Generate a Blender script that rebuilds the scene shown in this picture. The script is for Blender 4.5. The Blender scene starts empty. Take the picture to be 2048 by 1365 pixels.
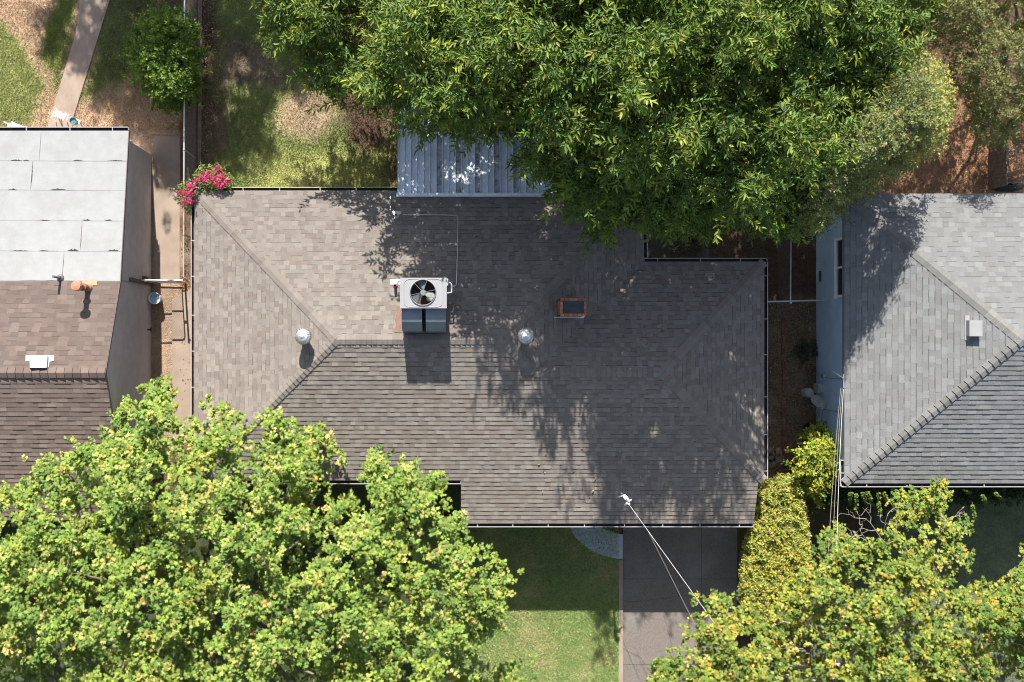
import bpy, math, random
import numpy as np
from mathutils import Vector

# ------------------------------------------------------------------ camera, sky, sun, exposure
scene = bpy.context.scene
col = scene.collection
H = 32.0            # camera height
S = 0.016           # metres per photo pixel at ground level
XN, YN = 900.0, 682.5   # photo pixel straight below the camera
cam_d = bpy.data.cameras.new("camera")
cam = bpy.data.objects.new("camera", cam_d); col.objects.link(cam)
cam.location = (0, 0, H); cam.rotation_euler = (0, 0, 0)
cam_d.sensor_width = 36.0
cam_d.lens = (H / S) * 36.0 / 2048.0
cam_d.shift_x = (1024.0 - XN) / 2048.0
cam_d.clip_start = 0.1; cam_d.clip_end = 2000
scene.camera = cam

SUN = Vector((0.09, -1.40, -1.0))          # direction the light travels
sd = bpy.data.lights.new("sun", 'SUN'); so = bpy.data.objects.new("sun", sd); col.objects.link(so)
sd.energy = 4.8; sd.angle = math.radians(0.45); sd.color = (1.0, 0.95, 0.87)
so.rotation_euler = SUN.to_track_quat('-Z', 'Y').to_euler(); so.location = (0, 20, 20)
world = bpy.data.worlds.new("World"); scene.world = world; world.use_nodes = True
wn = world.node_tree
sky = wn.nodes.new('ShaderNodeTexSky'); sky.sky_type = 'NISHITA'; sky.sun_disc = False
sky.sun_elevation = math.atan2(1.0, math.hypot(SUN.x, SUN.y)); sky.sun_rotation = math.radians(-3.7)
bg = wn.nodes['Background']; bg.inputs['Strength'].default_value = 0.078
hs = wn.nodes.new('ShaderNodeHueSaturation'); hs.inputs['Saturation'].default_value = 0.70
wn.links.new(sky.outputs[0], hs.inputs['Color']); wn.links.new(hs.outputs[0], bg.inputs[0])
scene.view_settings.view_transform = 'Standard'; scene.view_settings.look = 'None'
scene.view_settings.exposure = 1.30; scene.view_settings.gamma = 1.0
scene.render.engine = 'CYCLES'
scene.cycles.max_bounces = 6; scene.cycles.diffuse_bounces = 3; scene.cycles.transparent_max_bounces = 4
scene.cycles.use_denoising = True; scene.cycles.filter_width = 1.1

# ------------------------------------------------------------------ helpers
rnd = random.Random(7)
def W(px, py, z=0.0):
    k = S * (1 - z / H)
    return Vector(((px - XN) * k, -(py - YN) * k, z))
def Wn(px, py, z):
    k = S * (1 - z / H)
    return np.stack([(px - XN) * k, -(py - YN) * k, z], 1)
def lin(r, g, b):
    f = lambda c: (c / 12.92 if c <= 0.04045 else ((c + 0.055) / 1.055) ** 2.4)
    return (f(r / 255), f(g / 255), f(b / 255))

def value_noise(x, y, seed=0):
    xi = np.floor(x).astype(np.int64); yi = np.floor(y).astype(np.int64)
    xf = x - xi; yf = y - yi
    xf = xf * xf * (3 - 2 * xf); yf = yf * yf * (3 - 2 * yf)
    def h(a, b):
        n = (a * 374761393 + b * 668265263 + seed * 1442695041) & 0xffffffff
        n = ((n ^ (n >> 13)) * 1274126177) & 0xffffffff
        return ((n ^ (n >> 16)) & 0xffff) / 65535.0
    return (h(xi, yi) * (1 - xf) + h(xi + 1, yi) * xf) * (1 - yf) + (h(xi, yi + 1) * (1 - xf) + h(xi + 1, yi + 1) * xf) * yf
def fbm(x, y, seed=0, o=3):
    t = 0; a = 1; s = 0
    for i in range(o):
        t = t + a * value_noise(x * 2 ** i, y * 2 ** i, seed + i * 17); s += a; a *= 0.5
    return t / s

def in_poly(px, py, poly):
    inside = np.zeros(px.shape, bool); n = len(poly)
    for i in range(n):
        x1, y1 = poly[i]; x2, y2 = poly[(i + 1) % n]
        c = ((y1 > py) != (y2 > py))
        with np.errstate(divide='ignore', invalid='ignore'):
            xs = (x2 - x1) * (py - y1) / ((y2 - y1) if y2 != y1 else 1e-9) + x1
        inside ^= (c & (px < xs))
    return inside
def edge_dist(px, py, poly):
    d = np.full(px.shape, 1e9); n = len(poly)
    for i in range(n):
        x1, y1 = poly[i]; x2, y2 = poly[(i + 1) % n]
        dx, dy = x2 - x1, y2 - y1; L = dx * dx + dy * dy + 1e-9
        t = np.clip(((px - x1) * dx + (py - y1) * dy) / L, 0, 1)
        d = np.minimum(d, np.hypot(px - x1 - t * dx, py - y1 - t * dy))
    return d

def thing(name, label, cat, loc=(0, 0, 0), group=None):
    o = bpy.data.objects.new(name, None); col.objects.link(o)
    o.location = loc; o.empty_display_size = 0.2
    o['label'] = label; o['category'] = cat
    if group: o['group'] = group
    return o
def tag(o, label, cat, group=None):
    o['label'] = label; o['category'] = cat
    if group: o['group'] = group
    return o
def link(name, me, parent=None, kind=None):
    o = bpy.data.objects.new(name, me); col.objects.link(o)
    if parent is not None:
        o.parent = parent
        p = parent; off = Vector((0, 0, 0))
        while p is not None:
            off += p.location; p = p.parent
        o.location = -off           # meshes are modelled in world coordinates
    if kind: o['kind'] = kind
    return o

class MB:
    def __init__(s): s.v = []; s.f = []; s.m = []; s.c = []
    def face(s, pts, m=0, c=(1, 1, 1)):
        b = len(s.v); s.v.extend([tuple(p) for p in pts]); s.f.append(tuple(range(b, b + len(pts)))); s.m.append(m); s.c.append(c)
    def box(s, a, b, m=0, c=(1, 1, 1)):
        x0, y0, z0 = a; x1, y1, z1 = b
        p = [(x0, y0, z0), (x1, y0, z0), (x1, y1, z0), (x0, y1, z0), (x0, y0, z1), (x1, y0, z1), (x1, y1, z1), (x0, y1, z1)]
        k = len(s.v); s.v.extend(p)
        for q in ((0, 3, 2, 1), (4, 5, 6, 7), (0, 1, 5, 4), (1, 2, 6, 5), (2, 3, 7, 6), (3, 0, 4, 7)):
            s.f.append(tuple(k + i for i in q)); s.m.append(m); s.c.append(c)
    def beam(s, A, B, w, h, m=0, c=(1, 1, 1), up=(0, 0, 1)):
        A = Vector(A); B = Vector(B); d = (B - A).normalized(); up = Vector(up)
        if abs(d.dot(up)) > 0.95: up = Vector((0, 1, 0))
        r = d.cross(up).normalized(); u = r.cross(d)
        k = len(s.v)
        for P in (A, B):
            for a, b in ((-1, -1), (1, -1), (1, 1), (-1, 1)):
                s.v.append(tuple(P + r * (a * w / 2) + u * (b * h / 2)))
        for q in ((0, 1, 2, 3), (7, 6, 5, 4), (0, 4, 5, 1), (1, 5, 6, 2), (2, 6, 7, 3), (3, 7, 4, 0)):
            s.f.append(tuple(k + i for i in q)); s.m.append(m); s.c.append(c)
    def tube(s, pts, rad, n=8, m=0, c=(1, 1, 1), cap=True):
        pts = [Vector(p) for p in pts]
        if not isinstance(rad, (list, tuple)): rad = [rad] * len(pts)
        k0 = len(s.v); ref = None
        for i, p in enumerate(pts):
            d = (pts[min(i + 1, len(pts) - 1)] - pts[max(i - 1, 0)]).normalized()
            if ref is None:
                ref = Vector((1, 0, 0)) if abs(d.x) < 0.9 else Vector((0, 1, 0))
            r = (ref - d * ref.dot(d))
            if r.length < 1e-4: r = d.orthogonal()
            r.normalize(); ref = r; u = d.cross(r)
            for j in range(n):
                a = 2 * math.pi * j / n
                s.v.append(tuple(p + (r * math.cos(a) + u * math.sin(a)) * rad[i]))
        for i in range(len(pts) - 1):
            for j in range(n):
                a = k0 + i * n + j; b = k0 + i * n + (j + 1) % n
                s.f.append((a, b, b + n, a + n)); s.m.append(m); s.c.append(c)
        if cap:
            s.f.append(tuple(k0 + j for j in range(n))[::-1]); s.m.append(m); s.c.append(c)
            e = k0 + (len(pts) - 1) * n
            s.f.append(tuple(e + j for j in range(n))); s.m.append(m); s.c.append(c)
    def lathe(s, o, prof, n=24, m=0, c=(1, 1, 1)):
        k0 = len(s.v); o = Vector(o)
        for r, z in prof:
            for j in range(n):
                a = 2 * math.pi * j / n
                s.v.append((o.x + r * math.cos(a), o.y + r * math.sin(a), o.z + z))
        for i in range(len(prof) - 1):
            for j in range(n):
                a = k0 + i * n + j; b = k0 + i * n + (j + 1) % n
                s.f.append((a, b, b + n, a + n)); s.m.append(m); s.c.append(c)
    def build(s, name, mats, parent=None, kind=None, smooth=False):
        me = bpy.data.meshes.new(name)
        me.from_pydata(s.v, [], s.f)
        if not isinstance(mats, (list, tuple)): mats = [mats]
        for m in mats: me.materials.append(m)
        if len(mats) > 1: me.polygons.foreach_set('material_index', s.m)
        at = me.attributes.new('Col', 'FLOAT_COLOR', 'FACE')
        arr = np.ones((len(s.f), 4), np.float32); arr[:, :3] = np.array(s.c, np.float32).reshape(-1, 3)
        at.data.foreach_set('color', arr.ravel())
        if smooth: me.polygons.foreach_set('use_smooth', [True] * len(s.f))
        me.update()
        return link(name, me, parent, kind)

# ------------------------------------------------------------------ materials
def nodes(name):
    m = bpy.data.materials.new(name); m.use_nodes = True
    nt = m.node_tree; b = nt.nodes['Principled BSDF']
    return m, nt, b
def N(nt, t, **kw):
    n = nt.nodes.new(t)
    for k, v in kw.items(): setattr(n, k, v)
    return n
def mat(name, c, rough=0.6, metal=0.0, var=0.15, scale=6.0, bump=0.0, bscale=40.0, attr=False, spec=0.3, dirt=None, dscale=1.5, damt=0.5):
    """procedural paint: base colour x noise variation, optional face-colour attribute, optional dirt patches, optional bump"""
    m, nt, b = nodes(name)
    b.inputs['Roughness'].default_value = rough; b.inputs['Metallic'].default_value = metal
    b.inputs['Specular IOR Level'].default_value = spec
    tc = N(nt, 'ShaderNodeTexCoord')
    no = N(nt, 'ShaderNodeTexNoise'); no.inputs['Scale'].default_value = scale; no.inputs['Detail'].default_value = 5
    nt.links.new(tc.outputs['Object'], no.inputs['Vector'])
    mr = N(nt, 'ShaderNodeMapRange'); mr.inputs[1].default_value = 0.3; mr.inputs[2].default_value = 0.7
    mr.inputs[3].default_value = 1 - var; mr.inputs[4].default_value = 1 + var
    nt.links.new(no.outputs[0], mr.inputs[0])
    mx = N(nt, 'ShaderNodeMix', data_type='RGBA', blend_type='MULTIPLY'); mx.inputs[0].default_value = 1
    mx.inputs[6].default_value = (*c, 1)
    nt.links.new(mr.outputs[0], mx.inputs[7])
    out = mx.outputs[2]
    if attr:
        a = N(nt, 'ShaderNodeAttribute'); a.attribute_name = 'Col'
        m2 = N(nt, 'ShaderNodeMix', data_type='RGBA', blend_type='MULTIPLY'); m2.inputs[0].default_value = 1
        nt.links.new(out, m2.inputs[6]); nt.links.new(a.outputs['Color'], m2.inputs[7]); out = m2.outputs[2]
    if dirt:
        n2 = N(nt, 'ShaderNodeTexNoise'); n2.inputs['Scale'].default_value = dscale; n2.inputs['Detail'].default_value = 8; n2.inputs['Roughness'].default_value = 0.65
        nt.links.new(tc.outputs['Object'], n2.inputs['Vector'])
        r2 = N(nt, 'ShaderNodeMapRange'); r2.inputs[1].default_value = 0.48; r2.inputs[2].default_value = 0.72; r2.inputs[4].default_value = damt
        nt.links.new(n2.outputs[0], r2.inputs[0])
        m3 = N(nt, 'ShaderNodeMix', data_type='RGBA'); m3.inputs[7].default_value = (*dirt, 1)
        nt.links.new(r2.outputs[0], m3.inputs[0]); nt.links.new(out, m3.inputs[6]); out = m3.outputs[2]
    nt.links.new(out, b.inputs['Base Color'])
    if bump:
        n3 = N(nt, 'ShaderNodeTexNoise'); n3.inputs['Scale'].default_value = bscale; n3.inputs['Detail'].default_value = 4
        nt.links.new(tc.outputs['Object'], n3.inputs['Vector'])
        bp = N(nt, 'ShaderNodeBump'); bp.inputs['Strength'].default_value = bump; bp.inputs['Distance'].default_value = 0.02
        nt.links.new(n3.outputs[0], bp.inputs['Height']); nt.links.new(bp.outputs[0], b.inputs['Normal'])
    return m
def leaf_mat(name, trans=0.35, rough=0.5, spec=0.25, tint=(1.3, 1.25, 0.6)):
    m, nt, b = nodes(name)
    a = N(nt, 'ShaderNodeAttribute'); a.attribute_name = 'Col'
    nt.links.new(a.outputs['Color'], b.inputs['Base Color'])
    b.inputs['Roughness'].default_value = rough; b.inputs['Specular IOR Level'].default_value = spec
    t = N(nt, 'ShaderNodeBsdfTranslucent')
    mt = N(nt, 'ShaderNodeMix', data_type='RGBA', blend_type='MULTIPLY'); mt.inputs[0].default_value = 1; mt.inputs[7].default_value = (*tint, 1)
    nt.links.new(a.outputs['Color'], mt.inputs[6]); nt.links.new(mt.outputs[2], t.inputs[0])
    ms = N(nt, 'ShaderNodeMixShader'); ms.inputs[0].default_value = trans
    nt.links.new(b.outputs[0], ms.inputs[1]); nt.links.new(t.outputs[0], ms.inputs[2])
    nt.links.new(ms.outputs[0], nt.nodes['Material Output'].inputs[0])
    return m

M_SHINGLE = mat('weathered_shingle', (1, 1, 1), 0.92, var=0.13, scale=55, attr=True, spec=0.15, bump=0.5, bscale=150, dirt=(0.20, 0.185, 0.17), dscale=0.7, damt=0.22)
M_SHINGLE.node_tree.nodes['Principled BSDF'].inputs['Diffuse Roughness'].default_value = 1.0
M_DECK = mat('roof_deck', (0.05, 0.045, 0.04), 0.9)
M_WHITE = mat('white_paint', (0.40, 0.395, 0.385), 0.5, var=0.06, dirt=(0.45, 0.42, 0.38), dscale=3, damt=0.25)
M_GUTTER_IN = mat('gutter_muck', (0.045, 0.04, 0.05), 0.85, var=0.4, scale=9)
M_STUCCO_L = mat('grey_brown_stucco', (0.50, 0.46, 0.47), 0.95, var=0.08, scale=3, bump=0.6, bscale=60, dirt=(0.42, 0.385, 0.385), dscale=0.8, damt=0.4)
M_STUCCO_R = mat('pale_blue_stucco', (0.43, 0.60, 0.80), 0.95, var=0.07, scale=2.5, bump=0.5, bscale=60, dirt=(0.34, 0.47, 0.62), dscale=0.9, damt=0.5)
M_STUCCO_M = mat('cream_stucco', (0.5, 0.44, 0.36), 0.95, var=0.06, bump=0.4)
M_ROLL = mat('white_roll_roofing', (0.40, 0.405, 0.405), 0.85, var=0.05, scale=4, bump=0.25, bscale=25, dirt=(0.33, 0.33, 0.325), dscale=1.2, damt=0.6)
for _m in (M_ROLL,): _m.node_tree.nodes['Principled BSDF'].inputs['Diffuse Roughness'].default_value = 1.0
M_TAR = mat('black_tar', (0.03, 0.03, 0.033), 0.7, var=0.3)
M_METAL = mat('galvanised_metal', (0.55, 0.56, 0.57), 0.38, 0.75, var=0.1, scale=8)
M_ALU = mat('bright_aluminium', (0.66, 0.66, 0.66), 0.33, 0.55, var=0.06)
M_DUCT = mat('duct_sheet_metal', (0.18, 0.215, 0.25), 0.6, 0.1, var=0.14, scale=5, dirt=(0.25, 0.26, 0.27), dscale=3, damt=0.5)
M_ACWHITE = mat('enamelled_steel', (0.29, 0.29, 0.30), 0.4, var=0.04, scale=4)
M_DARK = mat('dark_metal', (0.03, 0.032, 0.036), 0.5, var=0.2)
M_COIL = mat('condenser_coil', (0.045, 0.036, 0.033), 0.7, var=0.3, scale=30)
M_BLADE = mat('fan_blade_metal', (0.16, 0.172, 0.175), 0.6, 0.0, var=0.12)
M_BRICK = mat('red_brick', (1, 1, 1), 0.9, var=0.2, scale=20, attr=True, bump=0.4, bscale=80)
M_MORTAR = mat('grey_mortar', (0.4, 0.37, 0.34), 0.95)
M_COPPER = mat('rust_orange_flashing', (0.40, 0.19, 0.125), 0.75, var=0.2, scale=9)
M_WOOD = mat('weathered_wood', (0.15, 0.11, 0.085), 0.9, var=0.25, scale=5, bump=0.4)
M_RUST = mat('rusty_steel', (0.16, 0.10, 0.075), 0.8, var=0.4, scale=12)
M_PATIO = mat('painted_patio_panel', (1, 1, 1), 0.5, 0.15, var=0.08, scale=2.5, attr=True, dirt=(0.10, 0.10, 0.105), dscale=5.5, damt=0.25)
M_PATIO_DIRTY = mat('grimy_patio_panel', (0.42, 0.45, 0.50), 0.65, 0.1, var=0.25, scale=6, dirt=(0.03, 0.03, 0.035), dscale=7, damt=0.95)
M_CONC = mat('old_concrete', (0.30, 0.235, 0.19), 0.95, var=0.14, scale=2.2, bump=0.5, bscale=90, dirt=(0.26, 0.20, 0.155), dscale=0.9, damt=0.55)
M_WALK = mat('smooth_grey_concrete', (0.40, 0.45, 0.52), 0.9, var=0.06, scale=2, dirt=(0.28, 0.29, 0.30), dscale=1.0, damt=0.35)
M_DRIVE = mat('exposed_aggregate', (0.175, 0.152, 0.137), 0.9, var=0.32, scale=42, bump=0.7, bscale=110, dirt=(0.25, 0.235, 0.225), dscale=0.7, damt=0.8)
M_JOINT = mat('control_joint', (0.08, 0.07, 0.062), 0.95)
M_BARK = mat('pale_bark', (0.19, 0.16, 0.13), 0.9, var=0.3, scale=7, bump=0.6)
M_BARKD = mat('dark_bark', (0.14, 0.11, 0.085), 0.9, var=0.3, scale=7, bump=0.6)
M_PLASTIC = mat('white_plastic', (0.8, 0.81, 0.8), 0.45, var=0.04)
M_TEAL = mat('teal_plastic', (0.08, 0.18, 0.21), 0.45, var=0.2, scale=12)
M_BUCKET = mat('scuffed_bucket_plastic', (0.62, 0.64, 0.66), 0.5, var=0.2)
M_WATER = mat('still_water', (0.35, 0.5, 0.6), 0.08, var=0.05, spec=0.6)
M_CABLE = mat('bare_cable', (0.62, 0.62, 0.62), 0.5, 0.2)
M_CABLED = mat('black_cable', (0.25, 0.23, 0.2), 0.7)
M_GLASS = mat('dark_window_glass', (0.03, 0.045, 0.06), 0.06, var=0.05, spec=0.7)
M_TARP = mat('black_tarpaulin', (0.012, 0.012, 0.013), 0.5, var=0.3, bump=0.5, bscale=12)
M_LEAF = leaf_mat('leaf', 0.32)
M_LEAFY = leaf_mat('bright_leaf', 0.22, 0.6, 0.12, tint=(1.15, 1.08, 0.6))
M_PETAL = leaf_mat('petal', 0.35, 0.6, 0.2, (1.1, 0.9, 0.9))
M_GRASS = leaf_mat('grass_blade', 0.25, 0.6, 0.15, (1.1, 1.1, 0.6))
M_LITTER = leaf_mat('fallen_leaf', 0.1, 0.8, 0.1)

def ground_mat():
    m, nt, b = nodes('soil_and_turf')
    b.inputs['Roughness'].default_value = 0.97; b.inputs['Specular IOR Level'].default_value = 0.1
    a = N(nt, 'ShaderNodeAttribute'); a.attribute_name = 'Col'
    tc = N(nt, 'ShaderNodeTexCoord')
    out = a.outputs['Color']
    for sc, lo, hi in ((45, 0.76, 1.24), (16, 0.80, 1.20), (5, 0.85, 1.15)):
        no = N(nt, 'ShaderNodeTexNoise'); no.inputs['Scale'].default_value = sc; no.inputs['Detail'].default_value = 6
        nt.links.new(tc.outputs['Object'], no.inputs['Vector'])
        mr = N(nt, 'ShaderNodeMapRange'); mr.inputs[1].default_value = 0.3; mr.inputs[2].default_value = 0.7; mr.inputs[3].default_value = lo; mr.inputs[4].default_value = hi
        nt.links.new(no.outputs[0], mr.inputs[0])
        mx = N(nt, 'ShaderNodeMix', data_type='RGBA', blend_type='MULTIPLY'); mx.inputs[0].default_value = 1
        nt.links.new(out, mx.inputs[6]); nt.links.new(mr.outputs[0], mx.inputs[7]); out = mx.outputs[2]
    nt.links.new(out, b.inputs['Base Color'])
    n3 = N(nt, 'ShaderNodeTexNoise'); n3.inputs['Scale'].default_value = 35; n3.inputs['Detail'].default_value = 5
    nt.links.new(tc.outputs['Object'], n3.inputs['Vector'])
    bp = N(nt, 'ShaderNodeBump'); bp.inputs['Strength'].default_value = 0.8; bp.inputs['Distance'].default_value = 0.04
    nt.links.new(n3.outputs[0], bp.inputs['Height']); nt.links.new(bp.outputs[0], b.inputs['Normal'])
    return m
M_GROUND = ground_mat()

# ------------------------------------------------------------------ ground
SOIL = (0.105, 0.068, 0.046)
# (photo polygon at ground level, colour, softness px)
PATCH = [
    ([(-600, -400), (372, -400), (372, 330), (-600, 330)], (0.36, 0.255, 0.17), 8),      # dry yard behind the left house
    ([(-300, 30), (20, 60), (70, 130), (82, 210), (60, 262), (-300, 280)], (0.235, 0.255, 0.10), 14),  # greener turf
    ([(120, -60), (160, -60), (128, 130), (100, 185), (92, 130)], (0.18, 0.22, 0.065), 10),
    ([(222, -80), (300, -80), (300, 60), (275, 130), (215, 195), (160, 185)], (0.16, 0.18, 0.07), 16),
    ([(300, -60), (372, -60), (372, 40), (270, 40)], (0.16, 0.12, 0.075), 14),
    ([(258, 262), (375, 262), (375, 900), (258, 900)], (0.33, 0.235, 0.165), 6),
    ([(362, 250), (394, 250), (394, 900), (362, 900)], (0.19, 0.105, 0.06), 5),
    ([(375, -80), (430, -80), (440, 130), (418, 390), (375, 390)], (0.115, 0.085, 0.062), 7),
    ([(425, -80), (560, -80), (620, 60), (700, 260), (800, 390), (418, 390)], (0.215, 0.25, 0.095), 10),
    ([(440, 60), (520, 80), (590, 140), (560, 165), (470, 160), (430, 180)], (0.19, 0.15, 0.11), 18),
    ([(405, 190), (450, 200), (440, 300), (415, 330)], (0.17, 0.13, 0.095), 16),
    ([(585, 175), (650, 170), (680, 230), (640, 268), (560, 262)], (0.34, 0.26, 0.175), 18),
    ([(530, 300), (800, 300), (800, 390), (500, 390)], (0.36, 0.375, 0.15), 22),  # turf colour brightened here: the sunlit strip is painted in
    ([(770, 260), (830, 260), (830, 390), (780, 390)], (0.14, 0.125, 0.065), 14),
    ([(1528, 590), (1640, 590), (1640, 1000), (1528, 1000)], (0.20, 0.15, 0.10), 8),
    ([(1530, 860), (1600, 860), (1600, 960), (1530, 960)], (0.24, 0.155, 0.10), 22),
    ([(1700, 180), (2500, 180), (2500, 400), (1640, 420)], (0.235, 0.125, 0.075), 16),
    ([(1620, 985), (2500, 985), (2500, 1500), (1620, 1500)], (0.11, 0.13, 0.075), 18),
    ([(-600, 975), (925, 975), (925, 1700), (-600, 1700)], (0.055, 0.07, 0.032), 12),  # ground colour darkened under the front left crown to stand in for shade
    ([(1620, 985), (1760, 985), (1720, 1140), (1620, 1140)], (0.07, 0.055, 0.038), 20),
]
LAWN = [(830, 1035), (1238, 1035), (1238, 1700), (600, 1700), (600, 1035)]
def gcol(x, y):
    px = XN + x / S; py = YN - y / S
    wx = px + 26 * (fbm(x * 1.1, y * 1.1, 3) - 0.5) * 2; wy = py + 26 * (fbm(x * 1.1, y * 1.1, 9) - 0.5) * 2
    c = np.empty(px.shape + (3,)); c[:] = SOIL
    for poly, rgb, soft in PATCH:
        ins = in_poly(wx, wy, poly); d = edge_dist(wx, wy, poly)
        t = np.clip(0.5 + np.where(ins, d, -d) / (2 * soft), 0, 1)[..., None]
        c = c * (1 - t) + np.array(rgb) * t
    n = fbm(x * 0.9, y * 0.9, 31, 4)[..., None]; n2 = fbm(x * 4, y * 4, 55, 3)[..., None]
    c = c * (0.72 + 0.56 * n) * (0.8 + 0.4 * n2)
    return c
def lawncol(x, y):
    n = fbm(x * 0.8, y * 0.8, 41, 4)[..., None]; n2 = fbm(x * 3, y * 3, 77, 3)[..., None]
    g = np.array((0.22, 0.285, 0.105)); d = np.array((0.43, 0.37, 0.205))
    t = np.clip((n * 0.55 + n2 * 0.45 - 0.47) * 3.2, 0, 1) * 0.6
    return g * (1 - t) + d * t

def grid_sheet(name, xs, ys, colf, z, m, mask=None, zf=None):
    X, Y = np.meshgrid(xs, ys); nx, ny = len(xs), len(ys)
    Z = np.full(X.shape, z) if zf is None else zf(X, Y)
    v = np.stack([X.ravel(), Y.ravel(), Z.ravel()], 1)
    idx = np.arange(nx * ny).reshape(ny, nx)
    f = np.stack([idx[:-1, :-1], idx[:-1, 1:], idx[1:, 1:], idx[1:, :-1]], -1).reshape(-1, 4)
    if mask is not None:
        cx = v[f].mean(1); f = f[mask(cx[:, 0], cx[:, 1])]
    me = bpy.data.meshes.new(name)
    me.vertices.add(len(v)); me.vertices.foreach_set('co', v.astype(np.float32).ravel())
    me.loops.add(f.size); me.loops.foreach_set('vertex_index', f.astype(np.int32).ravel())
    me.polygons.add(len(f)); me.polygons.foreach_set('loop_start', np.arange(0, f.size, 4, dtype=np.int32))
    at = me.attributes.new('Col', 'FLOAT_COLOR', 'POINT')
    c = np.ones((len(v), 4), np.float32); c[:, :3] = colf(v[:, 0], v[:, 1]); at.data.foreach_set('color', c.ravel())
    me.materials.append(m); me.update(calc_edges=True); me.validate()
    return link(name, me, None, 'structure')
xs = np.concatenate([[-400, -120, -50, -25], np.arange(-16, 21, 0.1), [26, 50, 120, 400]])
ys = np.concatenate([[-400, -120, -50, -20], np.arange(-12.5, 13, 0.1), [16, 25, 50, 120, 400]])
def ground_z(X, Y):
    f = ((np.abs(X) < 22) & (np.abs(Y) < 14)).astype(float)
    return (fbm(X * 1.5, Y * 1.5, 5) - 0.5) * 0.03 * f - 0.012
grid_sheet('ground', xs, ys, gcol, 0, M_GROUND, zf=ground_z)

lp = [tuple(W(*p)[:2]) for p in LAWN]
lx = np.arange(-1.2, 5.45, 0.1); ly = np.arange(-16, -5.5, 0.1)
lx[-1] = W(1238, 0)[0]
grid_sheet('lawn', lx, ly, lawncol, 0.045, M_GROUND)

def blades(name, n, polys, z, h, wd, colf, seed, label, gain=1.15, dens=None):
    r = np.random.default_rng(seed); P = []
    for poly in polys:
        a = np.array(poly); lo, hi = a.min(0), a.max(0)
        x = r.uniform(lo[0], hi[0], n); y = r.uniform(lo[1], hi[1], n)
        k = in_poly(x, y, poly); P.append(np.stack([x[k], y[k]], 1))
    P = np.concatenate(P); wpt = Wn(P[:, 0], P[:, 1], np.full(len(P), 0.0))
    x, y = wpt[:, 0], wpt[:, 1]
    if dens is not None:
        k = r.random(len(x)) < dens(x, y); x, y = x[k], y[k]
    n = len(x); a = r.uniform(0, 2 * np.pi, n); hh = h * r.uniform(0.5, 1.2, n); ln = hh * r.uniform(0.3, 1.4, n); b = r.uniform(0, 2 * np.pi, n)
    v = np.zeros((n, 3, 3)); dx, dy = np.cos(a) * wd, np.sin(a) * wd
    v[:, 0] = np.stack([x - dx, y - dy, np.full(n, z)], 1); v[:, 1] = np.stack([x + dx, y + dy, np.full(n, z)], 1)
    v[:, 2] = np.stack([x + np.cos(b) * ln, y + np.sin(b) * ln, z + hh], 1)
    c = colf(x, y) * gain * r.uniform(0.7, 1.35, (n, 1)) * (1 + 0.12 * r.standard_normal((n, 3)))
    c = np.repeat(np.clip(c, 0.01, 0.9), 3, 0)
    me = bpy.data.meshes.new(name); nv = n * 3
    me.vertices.add(nv); me.vertices.foreach_set('co', v.astype(np.float32).ravel())
    me.loops.add(nv); me.loops.foreach_set('vertex_index', np.arange(nv, dtype=np.int32))
    me.polygons.add(n); me.polygons.foreach_set('loop_start', np.arange(0, nv, 3, dtype=np.int32))
    at = me.attributes.new('Col', 'FLOAT_COLOR', 'POINT'); cc = np.ones((nv, 4), np.float32); cc[:, :3] = c
    at.data.foreach_set('color', cc.ravel()); me.materials.append(M_GRASS); me.update(calc_edges=True)
    o = link(name, me, None, 'stuff'); o['label'] = label; o['category'] = 'grass'
    return o
blades('grass', 90000, [[(840, 1045), (1236, 1045), (1236, 1420), (840, 1420)]], 0.045, 0.055, 0.010, lawncol, 11, 'mown front lawn grass beside the driveway kerb')
def turfy(x, y):
    c = gcol(x, y); g = c[:, 1] / (c[:, 0] + 1e-6)
    return np.clip((g - 0.72) * 3.0, 0.45, 1)
blades('grass', 95000, [[(405, -30), (800, -30), (800, 385), (405, 385)]], -0.005, 0.05, 0.011, gcol, 12, 'patchy back lawn grass between the wire fence and the patio cover', dens=turfy)
blades('grass', 70000, [[(-30, -30), (372, -30), (372, 262), (-30, 262)]], -0.005, 0.05, 0.011, gcol, 13, 'dry and green grass behind the white flat roof', dens=turfy)

def sheet(name, pts, z, m, thick=0.12, parent=None, kind='structure'):
    mb = MB(); P = [W(p[0], p[1], 0) for p in pts]
    ar = sum(P[i].x * P[(i + 1) % len(P)].y - P[(i + 1) % len(P)].x * P[i].y for i in range(len(P)))
    if ar < 0: P = P[::-1]
    mb.face([(p.x, p.y, z) for p in P])
    for i in range(len(P)):
        a, b = P[i], P[(i + 1) % len(P)]
        mb.face([(a.x, a.y, z - thick), (b.x, b.y, z - thick), (b.x, b.y, z), (a.x, a.y, z)])
    return mb.build(name, m, parent, kind)
def strips(mb, segs, z, w):
    for (a, b) in segs:
        A = W(*a); B = W(*b); d = (B - A); n = Vector((-d.y, d.x, 0)).normalized() * w / 2
        mb.face([(p.x, p.y, z) for p in (A - n, B - n, B + n, A + n)])
def wiggle(pts, k, amp, r):
    out = [pts[0]]
    for i in range(len(pts) - 1):
        for j in range(1, k + 1):
            t = j / k; a, b = pts[i], pts[i + 1]
            out.append((a[0] + (b[0] - a[0]) * t + r.uniform(-amp, amp), a[1] + (b[1] - a[1]) * t + r.uniform(-amp, amp)))
    return list(zip(out[:-1], out[1:]))
dr = sheet('driveway', [(1246, 1010), (1474, 1010), (1474, 1560), (1246, 1560)], 0.016, M_DRIVE)
mb = MB(); r5 = random.Random(5)
strips(mb, [((1246, 1158), (1474, 1158)), ((1246, 1329), (1474, 1329)), ((1403, 1010), (1403, 1560))], 0.020, 0.012)
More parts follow.
